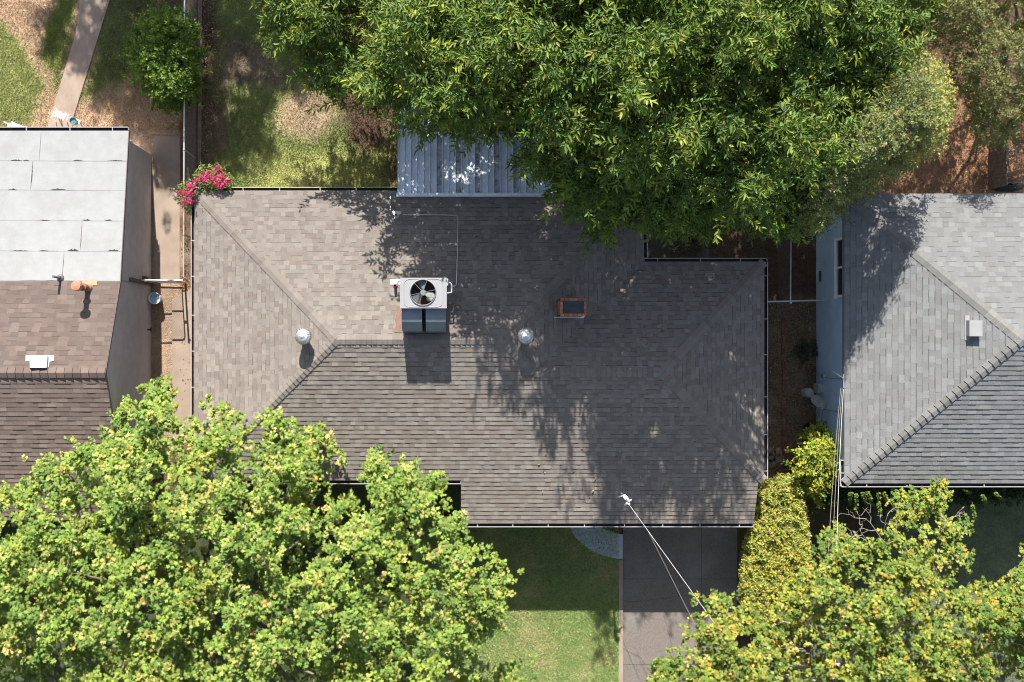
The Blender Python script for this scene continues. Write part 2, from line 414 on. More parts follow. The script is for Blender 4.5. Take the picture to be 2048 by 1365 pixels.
strips(mb, wiggle([(1247, 1201), (1290, 1202), (1330, 1196), (1400, 1190)], 5, 2, r5) + wiggle([(1247, 1298), (1275, 1310), (1300, 1340), (1330, 1360)], 5, 2, r5) + wiggle([(1330, 1240), (1345, 1290), (1352, 1365)], 5, 2, r5), 0.0204, 0.010)
mb.build('driveway_joints', M_JOINT, None, 'structure')
sheet('driveway_kerb', [(1237, 1119), (1245.2, 1119), (1245.2, 1560), (1237, 1560)], 0.075, M_CONC, 0.2)
arc_o = [(1139, 1046), (1142, 1060), (1150, 1074), (1164, 1088), (1183, 1101), (1206, 1111), (1232, 1117), (1245, 1118)]
arc_i = [(1245, 1069), (1228, 1066), (1210, 1059), (1198, 1050), (1192, 1040), (1192, 1010), (1139, 1010)]
sheet('walkway', arc_o + arc_i, 0.062, M_WALK)
sheet('garden_path', [(172, -90), (220, -90), (220, 0), (199, 68), (147, 236), (139, 300), (84, 300), (101, 236), (152, 68)], 0.03, M_CONC)
sheet('side_path', [(308, 273), (360, 273), (360, 561), (308, 561)], 0.03, M_CONC)
sheet('side_path', [(345, 600), (384, 575), (389, 880), (346, 880)], 0.05, M_CONC)
sheet('planting_bed', [(1195, 1010), (1244, 1010), (1244, 1066), (1229, 1063), (1212, 1056), (1200, 1046)], 0.05, mat('bark_mulch', (0.10, 0.06, 0.04), 0.95, var=0.5, scale=30, bump=0.8, bscale=50))
sheet('back_patio', [(1130, 250), (1420, 250), (1420, 540), (1130, 540)], 0.02, mat('dark_patio_concrete', (0.11, 0.105, 0.10), 0.95, var=0.15, bump=0.3))
sheet('mowing_strip', [(397, -120), (405, -120), (403, 345), (396, 372)], 0.05, M_WOOD)

# ------------------------------------------------------------------ roofs
def clip_poly(P, Q):
    """clip convex/any polygon P (2D list) by convex ccw polygon Q"""
    out = P
    for i in range(len(Q)):
        ax, ay = Q[i]; bx, by = Q[(i + 1) % len(Q)]
        ex, ey = bx - ax, by - ay
        inp = out; out = []
        if not inp: return []
        px, py = inp[-1]; pd = ex * (py - ay) - ey * (px - ax)
        for (x, y) in inp:
            d = ex * (y - ay) - ey * (x - ax)
            if (d >= 0) != (pd >= 0):
                t = pd / (pd - d); out.append((px + (x - px) * t, py + (y - py) * t))
            if d >= 0: out.append((x, y))
            px, py, pd = x, y, d
    return out
def area2(P): return sum(P[i][0] * P[(i + 1) % len(P)][1] - P[(i + 1) % len(P)][0] * P[i][1] for i in range(len(P))) / 2
def plane3(a, b, c):
    a, b, c = Vector(a), Vector(b), Vector(c); n = (b - a).cross(c - a)
    return lambda x, y: a.z - (n.x * (x - a.x) + n.y * (y - a.y)) / n.z
def shingle_slope(mb, pieces, zf, v, v0, e, pal, r, wlo=0.12, whi=0.19, t=0.0085, gain=1.0, wts=None):
    """courses of individual laminated tabs laid over convex plan pieces; v = plan unit vector up the slope"""
    u = (v[1], -v[0])
    pcs = []
    for p in pieces:
        q = [(a * u[0] + b * u[1], a * v[0] + b * v[1]) for a, b in p]
        if area2(q) < 0: q = q[::-1]
        pcs.append(q)
    us = [a for q in pcs for a, b in q]; vs = [b for q in pcs for a, b in q]
    vtop = max(vs); k = 0; vv = v0
    while vv < vtop:
        v1 = vv + e; x = min(us) - r.uniform(0, 0.3)
        rows = [q for q in pcs if min(b for a, b in q) < v1 and max(b for a, b in q) > vv]
        last = None
        while rows and x < max(us):
            w = r.uniform(wlo, whi)
            c = r.choices(pal, weights=wts)[0]; g = r.uniform(0.94, 1.06) * gain
            c = (c[0] * g, c[1] * g, c[2] * g)
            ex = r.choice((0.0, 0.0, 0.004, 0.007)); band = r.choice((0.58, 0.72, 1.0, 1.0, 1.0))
            for q in rows:
                P = clip_poly([(x, vv), (x + w, vv), (x + w, v1), (x, v1)], q)
                if len(P) < 3 or area2(P) < 1e-5: continue
                top = []; bot = []
                for (a, b) in P:
                    X = a * u[0] + b * v[0]; Y = a * u[1] + b * v[1]
                    z = zf(X, Y); f = (b - vv) / e
                    top.append((X, Y, z + (t + ex) * (1 - f) + 0.0015)); bot.append((X, Y, z - 0.015))
                mb.face(top, 0, c)
                n = len(top)
                Q = clip_poly([(x, v1 - 0.021), (x + w, v1 - 0.021), (x + w, v1), (x, v1)], q)  # shadow line below each butt coloured in, like a printed shadow band
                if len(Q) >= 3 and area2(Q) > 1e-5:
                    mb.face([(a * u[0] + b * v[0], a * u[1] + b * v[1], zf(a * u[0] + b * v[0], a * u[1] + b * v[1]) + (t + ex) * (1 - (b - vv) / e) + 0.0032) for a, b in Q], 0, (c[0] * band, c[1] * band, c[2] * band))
                for i in range(n):
                    j = (i + 1) % n
                    mb.face([bot[i], bot[j], top[j], top[i]], 0, (c[0] * 0.55, c[1] * 0.55, c[2] * 0.55) if False else c)
            x += w
        vv = v1
def hip_caps(mb, A, B, zs, pal, r, half=0.135, step=0.145, h0=0.034, h1=0.012, gain=1.0):
    """folded cap shingles from low end A to high end B; zs(x,y) roof height"""
    A = Vector(A); B = Vector(B); d = B - A; L = math.hypot(d.x, d.y); dp = Vector((d.x / L, d.y / L, 0)); n = Vector((-dp.y, dp.x, 0))
    k = 0.0
    while k < L - 0.02:
        a = k; b = min(k + step * 1.1, L)
        c = r.choice(pal); g = r.uniform(0.9, 1.1) * gain; c = (c[0] * g, c[1] * g, c[2] * g)
        row = []
        for (s, h) in ((a, h0), (b, h1)):
            P = A + d * (s / L); q = []
            for o in (-half, 0, half):
                x = P.x + n.x * o; y = P.y + n.y * o
                zz = (zs(x, y) + h) if o else P.z + h + 0.004
                q.append((x, y, zz))
            row.append(q)
        a0, b0 = row
        mb.face([a0[0], a0[1], b0[1], b0[0]], 0, c); mb.face([a0[1], a0[2], b0[2], b0[1]], 0, c)
        for i, j in ((0, 1), (1, 2)):
            p, q = a0[i], a0[j]
            mb.face([(p[0], p[1], p[2] - 0.05), (q[0], q[1], q[2] - 0.05), q, p], 0, c)
        for i in (0, 2):
            p, q = a0[i], b0[i]
            mb.face([p, q, (q[0], q[1], q[2] - 0.05), (p[0], p[1], p[2] - 0.05)], 0, c)
        k += step
def deck(mb, polys3, drop=0.018):
    for P in polys3: mb.face([(x, y, z - drop) for x, y, z in P])
def gutter(parent, A, B, out, name='gutter', w=0.105, h=0.10, strap=1.15, ends=True, phase=0.4, sw=0.022):
    A = Vector(A); B = Vector(B); o = Vector((out[0], out[1], 0)); d = (B - A); L = d.length; dn = d / L
    mb = MB()
    def q(s, t, z): P = A + dn * s + o * t; return (P.x, P.y, P.z + z)
    sec = [(0.004, -0.02, 1), (0.006, -h, 1), (w * 0.7, -h, 1), (w - 0.019, 0.0, 1), (w - 0.019, 0.012, 0), (w, 0.012, 0), (w, -0.015, 0), (w * 0.75, -h - 0.006, 0), (0.002, -h - 0.006, 0)]
    for i in range(len(sec) - 1):
        (t0, z0, m0), (t1, z1, m1) = sec[i], sec[i + 1]
        mb.face([q(0, t0, z0), q(L, t0, z0), q(L, t1, z1), q(0, t1, z1)], 1 if (m0 and m1) else 0)
    if ends:
        for s in (0, L):
            e = 0.012 if s == 0 else -0.012
            mb.face([q(s, 0.002, -h), q(s, w, -h), q(s, w, 0.012), q(s, 0.002, 0.012)], 0)
            mb.face([q(s + e, 0.002, -h), q(s + e, w, -h), q(s + e, w, 0.012), q(s + e, 0.002, 0.012)], 0)
            mb.face([q(s, 0.002, 0.012), q(s, w, 0.012), q(s + e, w, 0.012), q(s + e, 0.002, 0.012)], 0)
    g = mb.build(name, [M_WHITE, M_GUTTER_IN], parent)
    s = phase
    while s < L - 0.1:
        m2 = MB(); m2.beam(q(s, -0.01, 0.010), q(s, w - 0.004, 0.0175), sw, 0.006)
        m2.build('gutter_strap', M_WHITE, g); s += strap * rnd.uniform(0.9, 1.1)
    return g

PAL_M = [(0.276, 0.249, 0.219), (0.256, 0.226, 0.2), (0.234, 0.204, 0.181), (0.299, 0.269, 0.238), (0.242, 0.206, 0.181), (0.269, 0.243, 0.216)]
PAL_L = [(0.191, 0.146, 0.126), (0.167, 0.126, 0.109), (0.21, 0.167, 0.144), (0.179, 0.136, 0.119), (0.156, 0.119, 0.104)]
PAL_R = [(0.237, 0.241, 0.243), (0.226, 0.228, 0.23), (0.262, 0.272, 0.273), (0.216, 0.22, 0.221), (0.231, 0.232, 0.234), (0.244, 0.253, 0.254)]

# --- main house: ridge lines from the photograph (world plan, metres; y is up in the picture)
ZE, ZR = 2.78, 4.30
rA = (-3.158, 0.04, ZR); rB = (1.454, 0.04, ZR)
pF = 0.37
z2 = ZR - pF * 0.925
sA = (2.36, -0.885, z2); sB = (5.957, -0.885, z2)
cRL = (-7.46, 4.385, ZE); cRR = (5.66, 4.385, ZE); cIN = (5.66, 2.31, ZE); cRT = (9.18, 2.31, ZE)
Yf = -(0.04 * -1 + (ZR - ZE) / pF); cFR = (9.17, Yf + 0.0, ZE); cFL = (-7.46, Yf, ZE)
YX = -5.42; ZX = ZR - pF * (-YX + 0.04)
F = lambda x, y: ZR + pF * (y - 0.04)
Rr = plane3(cRL, cRR, rA); Ll = plane3(cRL, cFL, rA); Ee = plane3(cRR, cIN, rB); R2 = plane3(cIN, cRT, sB); E2 = plane3(cRT, cFR, sB)
house = thing('house', 'grey brown shingled hip roof house with white gutters and rooftop air conditioner in the middle', 'house', (0, 0, 0))
r = random.Random(21)
P2 = lambda *a: [(p[0], p[1]) for p in a]
mb = MB(); E_ = 0.131
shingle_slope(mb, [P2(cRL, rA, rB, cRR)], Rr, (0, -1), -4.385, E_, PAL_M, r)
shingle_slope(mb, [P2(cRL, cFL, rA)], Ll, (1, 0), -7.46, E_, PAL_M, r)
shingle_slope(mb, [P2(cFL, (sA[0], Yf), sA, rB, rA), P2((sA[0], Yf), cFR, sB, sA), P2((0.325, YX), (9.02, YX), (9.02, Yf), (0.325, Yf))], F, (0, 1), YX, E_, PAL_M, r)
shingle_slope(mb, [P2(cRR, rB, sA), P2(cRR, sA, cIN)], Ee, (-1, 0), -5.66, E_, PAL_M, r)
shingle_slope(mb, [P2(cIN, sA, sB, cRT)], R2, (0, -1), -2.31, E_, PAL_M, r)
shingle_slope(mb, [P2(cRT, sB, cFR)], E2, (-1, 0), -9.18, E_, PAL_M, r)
roof = mb.build('roof', M_SHINGLE, house)
mb = MB()
hz = lambda *fs: (lambda x, y: min(f(x, y) for f in fs))
PMC = [tuple(1.02 * k * sum(c[i] for c in PAL_M) / len(PAL_M) for i in range(3)) for k in (0.97, 1.0, 1.03)]
hip_caps(mb, cRL, rA, hz(Rr, Ll), PMC, r, gain=1.0); hip_caps(mb, cFL, rA, hz(F, Ll), PMC, r, gain=1.0)
hip_caps(mb, cRR, rB, hz(Rr, Ee), PMC, r, gain=1.0); hip_caps(mb, sA, rB, hz(F, Ee), PMC, r, gain=1.0)
hip_caps(mb, rB, rA, hz(F, Rr), PMC, r, gain=1.0); hip_caps(mb, sA, sB, hz(F, R2), PMC, r, gain=1.0)
hip_caps(mb, cRT, sB, hz(R2, E2), PMC, r, gain=1.0); hip_caps(mb, cFR, sB, hz(F, E2), PMC, r, gain=1.0)
mb.build('ridge_cap', M_SHINGLE, roof)
mb = MB()
deck(mb, [[cRL, cRR, rB, rA], [cRL, rA, cFL], [cFL, rA, rB, sA, (sA[0], Yf, ZE)], [(sA[0], Yf, ZE), sA, sB, cFR], [cRR, cIN, sA, rB], [cIN, cRT, sB, sA], [cRT, cFR, sB], [(0.325, YX, ZX), (9.02, YX, ZX), (9.02, Yf, ZE), (0.325, Yf, ZE)]], 0.02)
# soffits
mb.face([(x, y, ZE - 0.17) for x, y in ((-7.44, 4.36), (5.64, 4.36), (5.64, 2.29), (9.16, 2.29), (9.16, Yf), (-7.44, Yf))])
mb.face([(x, y, z - 0.17) for x, y, z in ((0.34, YX + 0.02, ZX), (9.0, YX + 0.02, ZX), (9.0, Yf, ZE), (0.34, Yf, ZE))])
mb.build('roof_deck', M_DECK, roof)
mb = MB()
def fascia(mb, A, B, dz=0.17, th=0.02, top=0.012):
    A = Vector(A); B = Vector(B)
    d = (B - A).normalized(); n = Vector((-d.y, d.x, 0)) * (th / 2)
    for s in (1, -1):
        q = [A + n * s, B + n * s]
        mb.face([(q[0].x, q[0].y, q[0].z - dz), (q[1].x, q[1].y, q[1].z - dz), (q[1].x, q[1].y, q[1].z - top), (q[0].x, q[0].y, q[0].z - top)])
    mb.face([tuple(A + n - Vector((0, 0, top))), tuple(B + n - Vector((0, 0, top))), tuple(B - n - Vector((0, 0, top))), tuple(A - n - Vector((0, 0, top)))])
for a, b in ((cRL, cRR), (cRR, cIN), (cIN, cRT), (cRT, cFR), (cFL, cRL), (cFL, (0.325, Yf, ZE)), ((0.335, Yf, ZE), (0.335, YX, ZX)), ((0.325, YX, ZX), (9.02, YX, ZX)), ((9.01, YX, ZX), (9.01, Yf, ZE))):
    fascia(mb, a, b)
mb.build('fascia', mat('cream_fascia', (0.55, 0.40, 0.30), 0.7, var=0.1), house)
mb = MB()
def walls(mb, pts, z0, z1):
    for i in range(len(pts)):
        a, b = pts[i], pts[(i + 1) % len(pts)]
        mb.face([(a[0], a[1], z0), (b[0], b[1], z0), (b[0], b[1], z1), (a[0], a[1], z1)])
walls(mb, [(-7.1, -3.6), (0.7, -3.6), (0.7, -4.9), (8.7, -4.9), (8.7, 1.9), (5.25, 1.9), (5.25, 4.0), (-7.1, 4.0)], -0.1, ZX - 0.12)
mb.build('wall', M_STUCCO_M, house)
gz = -0.03
def up(p, dx=0, dy=0, dz=gz): return (p[0] + dx, p[1] + dy, p[2] + dz)
gutter(house, up(cRL, -0.10, 0.012), (W(797, 380, ZE)[0], 4.397, ZE + gz), (0, 1))
gutter(house, (W(1113, 380, ZE)[0], 4.397, ZE + gz), up(cRR, 0.1, 0.012), (0, 1))
gutter(house, up(cRL, -0.012, 0.10), up(cFL, -0.012, -0.0), (-1, 0))
gutter(house, up(cRR, 0.012, 0.0), up(cIN, 0.012, 0.118), (1, 0))
gutter(house, up(cIN, 0.012, 0.012), up(cRT, 0.10, 0.012), (0, 1))
gutter(house, up(cRT, 0.012, -0.005), (9.192, Yf + 0.03, ZE + gz), (1, 0))
gutter(house, up(cFL, 0, -0.012), (0.32, Yf - 0.012, ZE + gz), (0, -1))
gutter(house, (0.42, YX - 0.012, ZX + gz), (9.02, YX - 0.012, ZX + gz), (0, -1))

# chimney
def brick_block(mb, x0, x1, y0, y1, z0, z1, r, bl=0.2, bh=0.067, m=0.010):
    """running-bond brick faces on a solid block"""
    pal = [(0.36, 0.125, 0.07), (0.30, 0.10, 0.06), (0.42, 0.17, 0.10), (0.25, 0.09, 0.06)]
    mb.box((x0 + 0.006, y0 + 0.006, z0), (x1 - 0.006, y1 - 0.006, z1 - 0.004), 1, (1, 1, 1))
    z = z0; k = 0
    while z < z1 - 0.02:
        zt = min(z + bh, z1)
        for (a0, a1, ax, fx, sg) in ((x0, x1, 'x', y0, -1), (x0, x1, 'x', y1, 1), (y0, y1, 'y', x0, -1), (y0, y1, 'y', x1, 1)):
            a = a0 - (0.1 if k % 2 else 0)
            while a < a1:
                s, e = max(a, a0), min(a + bl - m, a1)
                if e - s > 0.02:
                    c = r.choice(pal)
                    if ax == 'x': mb.box((s, min(fx, fx - sg * 0.03), z), (e, max(fx, fx - sg * 0.03), zt - m), 0, c)
                    else: mb.box((min(fx, fx - sg * 0.03), s, z), (max(fx, fx - sg * 0.03), e, zt - m), 0, c)
                a += bl
        z += bh; k += 1
zc = 4.75; a = W(1122, 598, zc); b = W(1172, 632, zc)
mb = MB(); brick_block(mb, a.x, b.x, b.y, a.y, 3.5, zc - 0.07, random.Random(3))
chim = mb.build('chimney', [M_BRICK, M_MORTAR], roof)
mb = MB(); rr = random.Random(9); pal = [(0.40, 0.16, 0.09), (0.33, 0.12, 0.07), (0.45, 0.20, 0.12)]
n = 6
for k in range(n):
    x0 = a.x - 0.012 + (b.x - a.x + 0.024) * k / n; x1 = a.x - 0.012 + (b.x - a.x + 0.024) * (k + 1) / n - 0.01
    mb.box((x0, a.y - 0.06, zc - 0.075), (x1, a.y + 0.012, zc), 0, rr.choice(pal)); mb.box((x0, b.y - 0.012, zc - 0.075), (x1, b.y + 0.06, zc), 0, rr.choice(pal))
for k in range(3):
    y0 = b.y + 0.07 + (a.y - b.y - 0.14) * k / 3; y1 = b.y + 0.07 + (a.y - b.y - 0.14) * (k + 1) / 3 - 0.01
    mb.box((a.x - 0.012, y0, zc - 0.075), (a.x + 0.055, y1, zc), 0, rr.choice(pal)); mb.box((b.x - 0.055, y0, zc - 0.075), (b.x + 0.012, y1, zc), 0, rr.choice(pal))
mb.build('chimney_rim', M_BRICK, roof)
mb = MB(); mb.box((a.x + 0.07, b.y + 0.065, zc - 0.1), (b.x - 0.06, a.y - 0.065, zc + 0.012))
mb.build('chimney_cover', mat('black_steel_plate', (0.045, 0.05, 0.058), 0.55, var=0.2), roof)
mb = MB()
base_z = lambda x, y: Ee(x, y) + 0.012
for (x0, x1, y0, y1) in ((a.x - 0.10, b.x + 0.12, b.y - 0.035, b.y + 0.0), (b.x, b.x + 0.14, b.y, a.y)):
    mb.face([(x, y, base_z(x, y) + 0.02) for x, y in ((x0, y0), (x1, y0), (x1, y1), (x0, y1))])
mb.build('chimney_flashing', M_METAL, roof)

# turbine vents
def turbine(px, py, zroof, label, lit):
    z = zroof + 0.34; c = W(px, py, z + 0.14)
    t = thing('turbine_vent', label, 'roof vent', (c.x, c.y, zroof), 'spinning turbine roof vents')
    mb = MB(); mb.lathe((c.x, c.y, zroof - 0.12), [(0.12, 0), (0.12, 0.40), (0.18, 0.43), (0.185, 0.47)], 24); 
    s = 0.24
    mb.build('base_collar', M_METAL, t, smooth=False)
    mb = MB(); n = 22; zb = zroof + 0.34
    for k in range(n):
        a0 = 2 * math.pi * k / n
        pr = [(0.185, 0.0), (0.23, 0.06), (0.24, 0.13), (0.21, 0.20), (0.14, 0.255), (0.05, 0.28)]
        L = []; R_ = []
        for i, (rr, h) in enumerate(pr):
            tw = 0.55 * i / 5
            aa = a0 + tw; ab = a0 + tw + 2 * math.pi / n * 1.15
            L.append((c.x + rr * math.cos(aa), c.y + rr * math.sin(aa), zb + h))
            rr2 = rr - 0.028
            R_.append((c.x + rr2 * math.cos(ab), c.y + rr2 * math.sin(ab), zb + h - 0.004))
        for i in range(len(pr) - 1):
            mb.face([L[i], R_[i], R_[i + 1], L[i + 1]])
    mb.build('turbine_head', M_ALU, t)
    mb = MB(); mb.lathe((c.x, c.y, zb), [(0.0, 0.295), (0.03, 0.29), (0.062, 0.272), (0.062, 0.262)], 16)
    mb.build('cap', M_ALU, t)
    mb = MB(); mb.lathe((c.x, c.y, zb), [(0.15, 0.0), (0.18, 0.08), (0.17, 0.17), (0.10, 0.235), (0.0, 0.245)], 16)
    mb.build('inner_throat', M_DARK, t)
    mb = MB(); mb.tube([(c.x + 0.16, c.y + 0.02, zb - 0.02), (c.x + 0.225, c.y + 0.06, zb + 0.08), (c.x + 0.17, c.y + 0.10, zb + 0.22)], 0.012, 6)
    mb.build('bracket', M_WHITE, t)
turbine(606, 673, Ll(*W(612, 678, 3.9)[:2]), 'bright white turbine vent in full sun on the left hip', True)
turbine(1052, 673, Ee(*W(1048, 676, 4.1)[:2]), 'shaded grey turbine vent below the brick chimney', False)

# small roof vents and pipes of the main house
def stub_vent(px, py, zf, parent, w=0.28, h=0.09):
    p = W(px, py, 3.2); z = zf(p.x, p.y); p = W(px, py, z); zf2 = lambda x, y: zf(x, y) + 0.02
    mb = MB()
    P = [(p.x - w / 2, p.y + 0.10), (p.x + w / 2, p.y + 0.10), (p.x + w / 2, p.y + 0.0), (p.x - w / 2, p.y + 0.0)]
    mb.face([(x, y, zf2(x, y)) for x, y in P][::-1])
    mb.face([(x, y, zf2(x, y)) for x, y in [(p.x - w * 0.3, p.y + 0.0), (p.x + w * 0.3, p.y + 0.0), (p.x + w * 0.22, p.y - 0.13), (p.x - w * 0.22, p.y - 0.13)]][::-1])
    mb.lathe((p.x, p.y - 0.05, z), [(0.065, -0.05), (0.055, 0.06), (0.04, 0.07), (0.04, 0.26), (0.031, 0.26), (0.031, 0.1)], 14)
    return mb.build('vent_pipe', M_METAL, parent)
stub_vent(793, 429, Rr, roof); stub_vent(1420, 553, R2, roof)
mb = MB()
def onroof(pts, f, dz=0.05):
    out = []
    for px, py in pts:
        p = W(px, py, 3.3)
        for _ in range(3): p = W(px, py, f(p.x, p.y) + dz)
        out.append(p)
    return out
mb.tube(onroof([(780.5, 388), (780.5, 424)], Rr, 0.03), 0.012, 6); mb.tube(onroof([(806, 429.5), (860, 430), (914, 431), (916, 436), (915, 500), (913, 568), (911, 572), (905, 573)], Rr, 0.05), 0.013, 6)
mb.build('conduit', M_METAL, roof)
# tar patch beside the ducts
mb = MB(); rr = random.Random(4)
P = [(793, 612), (806, 612), (806, 666), (788, 665), (792, 650), (790, 640), (794, 628)]
q = onroof(P, Rr, 0.022); mb.face([tuple(v) for v in q][::-1])
mb.build('roof_patch', mat('brown_patch_felt', (0.17, 0.105, 0.085), 0.95, var=0.15), roof)

# service mast
zm = F(4.9, -4.6); top = W(1250, 994, zm + 1.05)
mb = MB(); mb.tube([(top.x, top.y, zm - 0.2), (top.x, top.y, zm + 0.97)], 0.028, 10)
mast = mb.build('service_mast', M_METAL, house)
mb = MB(); mb.tube([(top.x, top.y, zm + 0.93), (top.x, top.y, zm + 1.05), (top.x + 0.03, top.y - 0.04, zm + 1.1), (top.x + 0.09, top.y - 0.12, zm + 1.06), (top.x + 0.11, top.y - 0.16, zm + 0.99)], [0.055, 0.06, 0.06, 0.05, 0.035], 10)
mb.build('weatherhead', mat('grey_cast_metal', (0.62, 0.62, 0.6), 0.5, var=0.1), mast)
mb = MB(); br = Vector((top.x + 0.13, top.y - 0.20, zm + 0.78))
mb.tube([(top.x, top.y, zm + 0.78), br], 0.016, 6); mb.tube([br + Vector((-0.1, -0.08, 0)), br + Vector((0.1, 0.08, 0))], 0.022, 8); mb.tube([br, br + Vector((0.03, -0.06, 0))], 0.04, 8)
mb.tube([(top.x - 0.14, top.y - 0.05, zm + 0.8), (top.x, top.y, zm + 0.8)], 0.013, 6)
mb.build('insulator_bracket', M_PLASTIC, mast)
def cable(A, B, sag, rad, m, label, group, n=24, wig=0.0, px2=None):
    A = Vector(A); B = Vector(B); pts = []
    for i in range(n + 1):
        t = i / n; p = A.lerp(B, t); p.z -= sag * 4 * t * (1 - t); pts.append(p)
    mb = MB(); mb.tube(pts, rad, 5, cap=True)
    o = mb.build('power_cable', m, None); tag(o, label, 'cable', group); return o
A0 = br + Vector((0.03, -0.06, 0))
cable(A0, W(1757, 1700, 7.6), 0.12, 0.006, M_CABLE, 'thick pale service cable running from the roof mast over the driveway', 'overhead service cables')
cable(A0 + Vector((0.55, -0.75, -0.1)), W(1720, 1900, 5.0), 0.2, 0.006, M_CABLED, 'thin dark cable sagging below the thick pale service cable', 'overhead service cables')

# ------------------------------------------------------------------ air conditioner
zt = 5.32
c0 = W(800, 556, zt); c1 = W(893.5, 617, zt)
X0, X1, Y1, Y0 = c0.x, c1.x, c0.y, c1.y
ac = thing('air_conditioner', 'white rooftop air conditioner with round fan grille and two curved metal ducts', 'air conditioner', ((X0 + X1) / 2, (Y0 + Y1) / 2, 3.85))
mb = MB()
mb.box((X0 + 0.02, Y0 + 0.02, 4.22), (X1 - 0.02, Y1 - 0.02, zt - 0.36))
for k in range(9):
    y = Y0 + 0.09 + k * (Y1 - Y0 - 0.18) / 8
    mb.box((X1 - 0.021, y - 0.025, 4.35), (X1 - 0.012, y + 0.025, zt - 0.12), 1)
    mb.box((X0 + 0.012, y - 0.025, 4.35), (X0 + 0.021, y + 0.025, zt - 0.12), 1)
for (a, b, c, d) in ((X0 + 0.02, Y0 + 0.02, X1 - 0.02, Y0 + 0.04), (X0 + 0.02, Y1 - 0.04, X1 - 0.02, Y1 - 0.02), (X0 + 0.02, Y0 + 0.04, X0 + 0.04, Y1 - 0.04), (X1 - 0.04, Y0 + 0.04, X1 - 0.02, Y1 - 0.04)):
    mb.box((a, b, zt - 0.359), (c, d, zt - 0.051))
mb.build('cabinet', [mat('beige_steel_cabinet', (0.52, 0.53, 0.54), 0.45, var=0.06), M_COIL], ac)
fc = W(846, 585.5, zt); R0 = 0.345
mb = MB(); seg = 48
def rect_pt(a):
    dx, dy = math.cos(a), math.sin(a); t = 1e9
    if dx > 1e-6: t = min(t, (X1 - fc.x) / dx)
    if dx < -1e-6: t = min(t, (X0 - fc.x) / dx)
    if dy > 1e-6: t = min(t, (Y1 - fc.y) / dy)
    if dy < -1e-6: t = min(t, (Y0 - fc.y) / dy)
    return (fc.x + dx * t, fc.y + dy * t)
angs = sorted([2 * math.pi * k / seg for k in range(seg)] + [math.atan2(y - fc.y, x - fc.x) % (2 * math.pi) for x in (X0, X1) for y in (Y0, Y1)])
for i in range(len(angs)):
    a0, a1 = angs[i], angs[(i + 1) % len(angs)]
    p = lambda a, R, z: (fc.x + R * math.cos(a), fc.y + R * math.sin(a), z)
    o0, o1 = rect_pt(a0), rect_pt(a1)
    mid0 = (fc.x + (o0[0] - fc.x) * 0.9, fc.y + (o0[1] - fc.y) * 0.9); 
    mb.face([p(a0, R0 + 0.02, zt), (o0[0], o0[1], zt), (o1[0], o1[1], zt), p(a1, R0 + 0.02, zt)])
    mb.face([p(a0, R0 + 0.02, zt), p(a1, R0 + 0.02, zt), p(a1, R0, zt + 0.022), p(a0, R0, zt + 0.022)])
    mb.face([p(a0, R0, zt + 0.022), p(a1, R0, zt + 0.022), p(a1, R0 - 0.02, zt - 0.12), p(a0, R0 - 0.02, zt - 0.12)])
    mb.face([(o0[0], o0[1], zt), (o0[0], o0[1], zt - 0.05), (o1[0], o1[1], zt - 0.05), (o1[0], o1[1], zt)])
mb.build('top_panel', M_ACWHITE, ac)
# embossed bead round the fan deck
mb = MB(); pts = []
for k in range(33):
    a = 2 * math.pi * k / 32
    ca, sa = math.cos(a), math.sin(a); f = lambda v: math.copysign(abs(v) ** 0.35, v)
    pts.append(((X0 + X1) / 2 + f(ca) * (X1 - X0) * 0.42, (Y0 + Y1) / 2 + f(sa) * (Y1 - Y0) * 0.47, zt + 0.003))
mb.tube(pts, 0.009, 6, cap=False); mb.build('panel_bead', M_ACWHITE, ac)
mb = MB(); mb.lathe((fc.x, fc.y, zt - 0.30), [(0.0, 0.0), (R0 + 0.02, 0.0), (R0 + 0.02, 0.10)], 24)
mb.build('fan_well', M_COIL, ac)
mb = MB()
for k in range(3):
    a0 = math.radians(100 + 120 * k)
    P = []
    for (rr, da, dz) in ((0.08, -0.42, 0.04), (0.31, -0.40, 0.055), (0.325, 0.0, 0.0), (0.31, 0.36, -0.045), (0.08, 0.40, -0.03)):
        P.append((fc.x + rr * math.cos(a0 + da), fc.y + rr * math.sin(a0 + da), zt - 0.10 + dz))
    mb.face(P); mb.face([(x, y, z - 0.004) for x, y, z in P][::-1])
mb.lathe((fc.x, fc.y, zt - 0.16), [(0.0, 0.10), (0.075, 0.095), (0.085, 0.0)], 16)
mb.build('fan', M_BLADE, ac)
mb = MB()
for R in (0.345,):
    mb.tube([(fc.x + R * math.cos(2 * math.pi * k / 40), fc.y + R * math.sin(2 * math.pi * k / 40), zt + 0.03 + (0.345 - R) * 0.08) for k in range(41)], 0.006, 5, cap=False)
for k in range(6):
    a = math.radians(12 + 60 * k)
    mb.tube([(fc.x + 0.05 * math.cos(a), fc.y + 0.05 * math.sin(a), zt + 0.055), (fc.x + 0.36 * math.cos(a), fc.y + 0.36 * math.sin(a), zt + 0.03)], 0.005, 5)
for R in (0.06,):
    mb.tube([(fc.x + R * math.cos(2 * math.pi * k / 32), fc.y + R * math.sin(2 * math.pi * k / 32), zt + 0.03 + (0.345 - R) * 0.08) for k in range(33)], 0.0022, 4, cap=False)
mb.build('fan_guard', mat('grey_guard_wire', (0.2, 0.2, 0.2), 0.6), ac)
